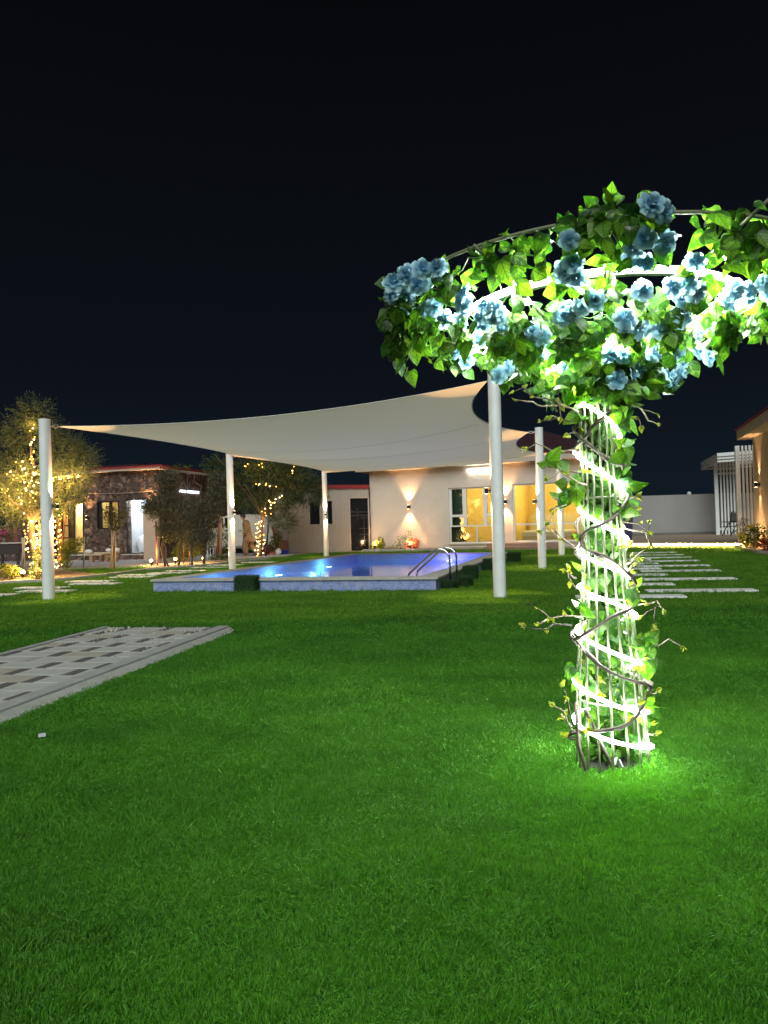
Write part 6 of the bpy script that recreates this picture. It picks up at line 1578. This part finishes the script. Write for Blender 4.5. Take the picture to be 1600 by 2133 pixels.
# garlands were dressed so that blooms and the light ring stay clear of leaves
RING = [cyl(.60, 2*PI*k/160, dish(.6)+.03) for k in range(160)]
occ = np.array([list(q-camp) for q, _ in RPOS] + [list(q-camp) for q in RING if q.y < TC.y+.1]); nr_ = len(RPOS)
od = np.linalg.norm(occ, axis=1); ou = occ/od[:, None]
def clear(q):
    if q[0].z < 1.66: return True
    c = q[0] + q[1].col[1]*q[2]*.5; v = np.array(c-camp); d = np.linalg.norm(v); cs = ou @ (v/d)
    ang = np.arccos(np.clip(cs, -1, 1)); fr_ = d < od+.01
    if (fr_[:nr_] & (ang[:nr_] < (.030+q[2]*.30)/od[:nr_])).any(): return RNG.random() < .10
    if (fr_[nr_:] & (ang[nr_:] < (.012+q[2]*.30)/od[nr_:])).any(): return RNG.random() < .38
    return True
LEAVES = [q for q in LEAVES if clear(q)]
LEAVES.sort(key=lambda q: ((q[0]-camp).length)/q[2])
Rm = []
for i, (p, R, s, v) in enumerate(LEAVES):
    if i < 300: link_mesh('leaf', LME[v], None, p, ftree, rot=R.to_quaternion(), scale=(s, s, s))
    else: Rm.append((p, R, s, v))
vs = []; fs = []; uvs = []
for p, R, s, v in Rm:
    V, UV, F = LG[v]; n0 = len(vs); A = np.array(R); vs += (V @ A.T * s + np.array(p)).tolist(); fs += [tuple(k+n0 for k in f) for f in F]; uvs += UV
me_ = bpy.data.meshes.new('leaf_mass'); me_.from_pydata([(x-TC.x, y-TC.y, z) for x, y, z in vs], [], fs)
u = me_.uv_layers.new(name='UVMap'); li = np.empty(len(me_.loops), np.int32); me_.loops.foreach_get('vertex_index', li); u.data.foreach_set('uv', np.array(uvs, np.float32)[li].ravel())
me_.polygons.foreach_set('use_smooth', [True]*len(fs)); link_mesh('leaf_mass', me_, m_ivy, TC, ftree, kind='stuff')
VINES.build('vine_stems', M('vine_green', (0.10, 0.20, 0.05), 0.6, var=(30, .3)), ftree, smooth=True, kind='stuff')
# ---- brown woven branches and twigs with pale buds
m_bud = foliage('pale_bud_leaves', (0.13, 0.17, 0.015), (0.26, 0.28, 0.05), 0.45, (1.3, 1.3, .5))
def vine(sgn, a0, z0, z1, turns, name='branch', r=.0070):
    pts = []; n = int(turns*26)
    for i in range(n+1):
        t = i/n; z = z0+(z1-z0)*t; a = a0 + sgn*2*PI*turns*t; pts.append(cyl(col_r(z)+.022+.012*math.sin(i*.9)+abs(RNG.normal(0, .004)), a, z + .012*math.sin(i*.6)))
    MB().tube(pts, [r*(1+.25*math.sin(i*1.3)) for i in range(n+1)], 7).build(name, m_twig, ftree, smooth=True)
    MB().tube([p + Vector((.010*math.cos(i*.8), .010*math.sin(i*.8), .008*math.sin(i*.5))) for i, p in enumerate(pts)], r*.5, 6).build(name, m_twig, ftree, smooth=True)
    return pts
v1 = vine(1, math.radians(150), .10, 1.66, 3.6); v2 = vine(-1, math.radians(20), .30, 1.66, 2.9)
mb = MB().tube([cyl(.17, math.radians(215), -.02), cyl(.19, math.radians(205), .12), cyl(.175, math.radians(195), .30)], .008, 7); mb.build('branch', m_twig, ftree, smooth=True)
mb = MB().tube([cyl(.10, math.radians(262), -.02), cyl(.15, math.radians(235), .14), cyl(.168, math.radians(215), .28)], .008, 7); mb.build('branch', m_twig, ftree, smooth=True)
def bud(parent_mb, p, d):
    d = Vector(d).normalized()
    for _ in range(int(RNG.integers(2, 4))):
        q = (d + rv(.45)).normalized(); s = RNG.uniform(.018, .036); R = orient(q, rv(1)); V, UV, F = LG[2]; A = np.array(R)
        n0 = len(parent_mb.v); parent_mb.v += [tuple(x) for x in (V*np.array([.9, 1, 1]) @ A.T * s + np.array(p))]; parent_mb.f += [tuple(k+n0 for k in f) for f in F]
TW = [  # photo-measured start, bends, tip (all on the plane of the column)
    [(1160, 858), (1140, 830), (1105, 826), (1090, 808), (1070, 816)], [(1160, 845), (1130, 848), (1110, 836), (1078, 834)], [(1205, 858), (1170, 845), (1163, 830), (1168, 870)], [(1195, 880), (1160, 872), (1128, 878)], [(1190, 880), (1150, 866), (1140, 870)],
    [(1203, 935), (1150, 940), (1115, 925), (1098, 935)], [(1195, 900), (1182, 905)], [(1285, 815), (1320, 840), (1340, 855), (1367, 860)], [(1335, 850), (1350, 875), (1368, 883)], [(1290, 880), (1310, 870), (1330, 868), (1336, 888)], [(1290, 800), (1310, 804), (1346, 806)],
    [(1222, 1010), (1190, 995), (1165, 985), (1142, 998)], [(1212, 985), (1180, 980), (1160, 975)], [(1180, 1050), (1150, 1060), (1145, 1090), (1130, 1108)], [(1205, 1150), (1170, 1120), (1155, 1100), (1165, 1120), (1140, 1095)],
    [(1296, 1085), (1330, 1090), (1348, 1105), (1353, 1090)], [(1298, 1090), (1320, 1105), (1345, 1108), (1355, 1130)], [(1293, 1042), (1310, 1040), (1325, 1035)], [(1292, 1055), (1310, 1060), (1326, 1058)], [(1305, 1175), (1325, 1160), (1350, 1143)], [(1305, 1190), (1318, 1178), (1328, 1168)],
    [(1200, 1205), (1185, 1195), (1178, 1190)], [(1210, 1230), (1190, 1212), (1185, 1185)], [(1215, 1287), (1175, 1284), (1145, 1288), (1122, 1270)], [(1190, 1302), (1155, 1302), (1135, 1310), (1095, 1307)], [(1140, 1290), (1125, 1298)],
    [(1320, 1262), (1345, 1258), (1368, 1252), (1382, 1270)], [(1330, 1288), (1350, 1275), (1365, 1262), (1362, 1300)], [(1335, 1340), (1370, 1345), (1395, 1332), (1420, 1345)], [(1360, 1335), (1362, 1318)], [(1195, 1510), (1180, 1460), (1172, 1430)], [(1190, 1520), (1175, 1480), (1155, 1470)], [(1190, 1515), (1172, 1490), (1168, 1495)], [(1200, 1540), (1175, 1535)], [(1345, 1520), (1360, 1530), (1370, 1528)], [(1345, 1450), (1362, 1445), (1370, 1440)]]
for k, pl in enumerate(TW):
    dy = RNG.uniform(-.12, .10); P = []
    for i, (x, y) in enumerate(pl):
        P.append(AT(x, y, TC.y - .06 + dy*i/len(pl)))
    # smooth with midpoints
    Q = [P[0]]
    for i in range(len(P)-1): Q += [P[i].lerp(P[i+1], .5) + rv(.004), P[i+1] + rv(.002)]
    MB().tube(Q, [.0046*(1-.55*i/(len(Q)-1)) for i in range(len(Q))], 6).build('twig', m_twig2 if k % 3 else m_twig, ftree, smooth=True)
    mb = MB(); bud(mb, Q[-1], Q[-1]-Q[-2])
    for i in range(2, len(Q)-1, 2):
        if RNG.random() < .55: bud(mb, Q[i], rv(1))
    mb.build('bud', m_bud, ftree)
mb = MB()
for _ in range(40):
    z = RNG.uniform(.1, 1.6); a = RNG.uniform(PI, 2*PI); bud(mb, cyl(col_r(z)+.02, a, z), Vector((math.cos(a), math.sin(a), .3)))
mb.build('bud_mass', m_bud, ftree, kind='stuff')
# disc of dark soil colour for the hollow under the column, longer blades round it
MB().lathe([(.145, .002), (.13, .004), (.02, .005)], (TC.x-.02, TC.y, 0), 20).build('soil_hollow', M('dark_soil', (0.022, 0.017, 0.012), 0.95, var=(40, .5), bump=(60, .8, .01)), ftree)

# =================================================================== GRASS BLADES (artificial turf pile)
def tuft(name, nb, spread, h, w, seed, mat):
    rg_ = np.random.default_rng(seed); V = []; F = []
    for _ in range(nb):
        x, y = rg_.normal(0, spread, 2); a = rg_.uniform(0, 2*PI); hh = h*rg_.uniform(.6, 1.2); ln = rg_.uniform(.15, .75)*hh; b_ = rg_.uniform(0, 2*PI)
        dx, dy = math.cos(a)*w/2, math.sin(a)*w/2; lx, ly = math.cos(b_)*ln, math.sin(b_)*ln; n0 = len(V)
        V += [(x-dx, y-dy, -.004), (x+dx, y+dy, -.004), (x+dx*.85+lx*.35, y+dy*.85+ly*.35, hh*.6), (x-dx*.85+lx*.35, y-dy*.85+ly*.35, hh*.6), (x+lx, y+ly, hh)]
        F += [(n0, n0+1, n0+2, n0+3), (n0+3, n0+2, n0+4)]
    me_ = bpy.data.meshes.new(name); me_.from_pydata(V, [], F); me_.materials.append(mat)
    return bpy.data.objects.new(name, me_)
tcol = bpy.data.collections.new('turf_tufts')
for k in range(4): tcol.objects.link(tuft('turf_tuft', 18, .010, .0140, .0023, k, m_blade))
def zone_points(d0, d1, dens):
    half = 0.82; n = int(dens*half*(d1*d1-d0*d0))
    y = np.sqrt(RNG.uniform(d0*d0, d1*d1, n)); x = RNG.uniform(-half, half, n)*y
    return x, y
PX, PY, PS, PW = [], [], [], []
for d0, d1, dens, sc_ in ((1.35, 2.6, 9000, 1.0), (2.6, 4.2, 6500, 1.15), (4.2, 7.0, 2800, 1.6), (7.0, 12.0, 1000, 2.4), (12.0, 22.0, 230, 3.6), (22.0, 30.0, 60, 5.0)):
    x, y = zone_points(d0, d1, dens); PX.append(x); PY.append(y); PS.append(np.full(len(x), sc_)*RNG.uniform(.8, 1.2, len(x))); PW.append(np.full(len(x), min(1.0, 1.15/sc_)))
# longer ragged blades at the foot of the flower tree
n = 1500; aa = RNG.uniform(-2.0, 2.2, n); rr = .155 + np.abs(RNG.normal(0, .035, n)); PX.append(TC.x+rr*np.cos(aa)); PY.append(TC.y+rr*np.sin(aa)); PS.append(RNG.uniform(1.0, 2.1, n)); PW.append(np.full(n, 1.15))
PX = np.concatenate(PX); PY = np.concatenate(PY); PS = np.concatenate(PS); PW = np.concatenate(PW)
ok = np.ones(len(PX), bool)
for poly in [PATHPOLY, POOL] + LAWNX + SLABS: ok &= ~inpoly(PX, PY, poly)
ok &= np.hypot(PX-TC.x, PY-TC.y) > .125
# a faint roll seam running through the near lawn
seam = np.abs((PX - (0.42 - 0.16*(PY-1.6))) + 0.02*np.sin(PY*7))
ok &= ~((seam < .012) & (PY < 5) & (RNG.random(len(PX)) < .75))
PX, PY, PS, PW = PX[ok], PY[ok], PS[ok], PW[ok]
PZ = lawn_h(PX, PY)
n = len(PX)
lean = np.stack([0.35*np.sin(PX*1.7+PY*.9)+RNG.normal(0, .22, n), 0.30*np.cos(PX*1.1-PY*2.3)+RNG.normal(0, .22, n), RNG.uniform(0, 2*PI, n)], 1)
def vnoise(x, y, s, seed):
    x = x/s; y = y/s; xi = np.floor(x).astype(np.int64); yi = np.floor(y).astype(np.int64); fx = x-xi; fy = y-yi; fx = fx*fx*(3-2*fx); fy = fy*fy*(3-2*fy)
    def hsh(a, b):
        q = (a*374761393 + b*668265263 + seed*974711) & 0xffffffff; q = ((q ^ (q >> 13))*1274126177) & 0xffffffff; return (q & 0xffff)/65535.0
    return (hsh(xi, yi)*(1-fx)+hsh(xi+1, yi)*fx)*(1-fy) + (hsh(xi, yi+1)*(1-fx)+hsh(xi+1, yi+1)*fx)*fy
patch = 0.18 + 1.10*vnoise(PX, PY, .032, 1) + 0.42*vnoise(PX, PY, .10, 2) + .45*(vnoise(PX, PY, .40, 3)-.5)
lean += np.stack([1.0*(vnoise(PX, PY, .06, 5)-.5)+.7*(vnoise(PX, PY, .3, 6)-.5)+.9*(vnoise(PX, PY, 1.1, 9)-.5), 1.0*(vnoise(PX, PY, .06, 7)-.5)+.7*(vnoise(PX, PY, .3, 8)-.5)+1.0*(vnoise(PX*.5, PY, .8, 10)-.5), 0*PX], 1)
me_ = bpy.data.meshes.new('grass'); me_.vertices.add(n); me_.vertices.foreach_set('co', np.stack([PX, PY, PZ], 1).astype(np.float32).ravel())
a_ = me_.attributes.new('rot', 'FLOAT_VECTOR', 'POINT'); a_.data.foreach_set('vector', lean.astype(np.float32).ravel())
a_ = me_.attributes.new('siz', 'FLOAT_VECTOR', 'POINT'); a_.data.foreach_set('vector', np.stack([PS, PS, PS*PW*patch], 1).astype(np.float32).ravel())
me_.update()
grass = link_mesh('grass', me_, None, (0, 0, 0), kind='stuff', label='short bright green artificial turf covering the garden', cat='grass')
ng = bpy.data.node_groups.new('turf_scatter', 'GeometryNodeTree')
ng.interface.new_socket('Geometry', in_out='INPUT', socket_type='NodeSocketGeometry'); ng.interface.new_socket('Geometry', in_out='OUTPUT', socket_type='NodeSocketGeometry')
gi = ng.nodes.new('NodeGroupInput'); go = ng.nodes.new('NodeGroupOutput'); ip = ng.nodes.new('GeometryNodeInstanceOnPoints')
ci = ng.nodes.new('GeometryNodeCollectionInfo'); ci.inputs['Collection'].default_value = tcol; ci.inputs['Separate Children'].default_value = True; ci.inputs['Reset Children'].default_value = True
ar = ng.nodes.new('GeometryNodeInputNamedAttribute'); ar.data_type = 'FLOAT_VECTOR'; ar.inputs['Name'].default_value = 'rot'
as_ = ng.nodes.new('GeometryNodeInputNamedAttribute'); as_.data_type = 'FLOAT_VECTOR'; as_.inputs['Name'].default_value = 'siz'
e2r = ng.nodes.new('FunctionNodeEulerToRotation')
ng.links.new(gi.outputs[0], ip.inputs['Points']); ng.links.new(ci.outputs[0], ip.inputs['Instance']); ip.inputs['Pick Instance'].default_value = True
ng.links.new(ar.outputs['Attribute'], e2r.inputs[0]); ng.links.new(e2r.outputs[0], ip.inputs['Rotation']); ng.links.new(as_.outputs['Attribute'], ip.inputs['Scale']); ng.links.new(ip.outputs[0], go.inputs[0])
gm = grass.modifiers.new('turf_scatter', 'NODES'); gm.node_group = ng
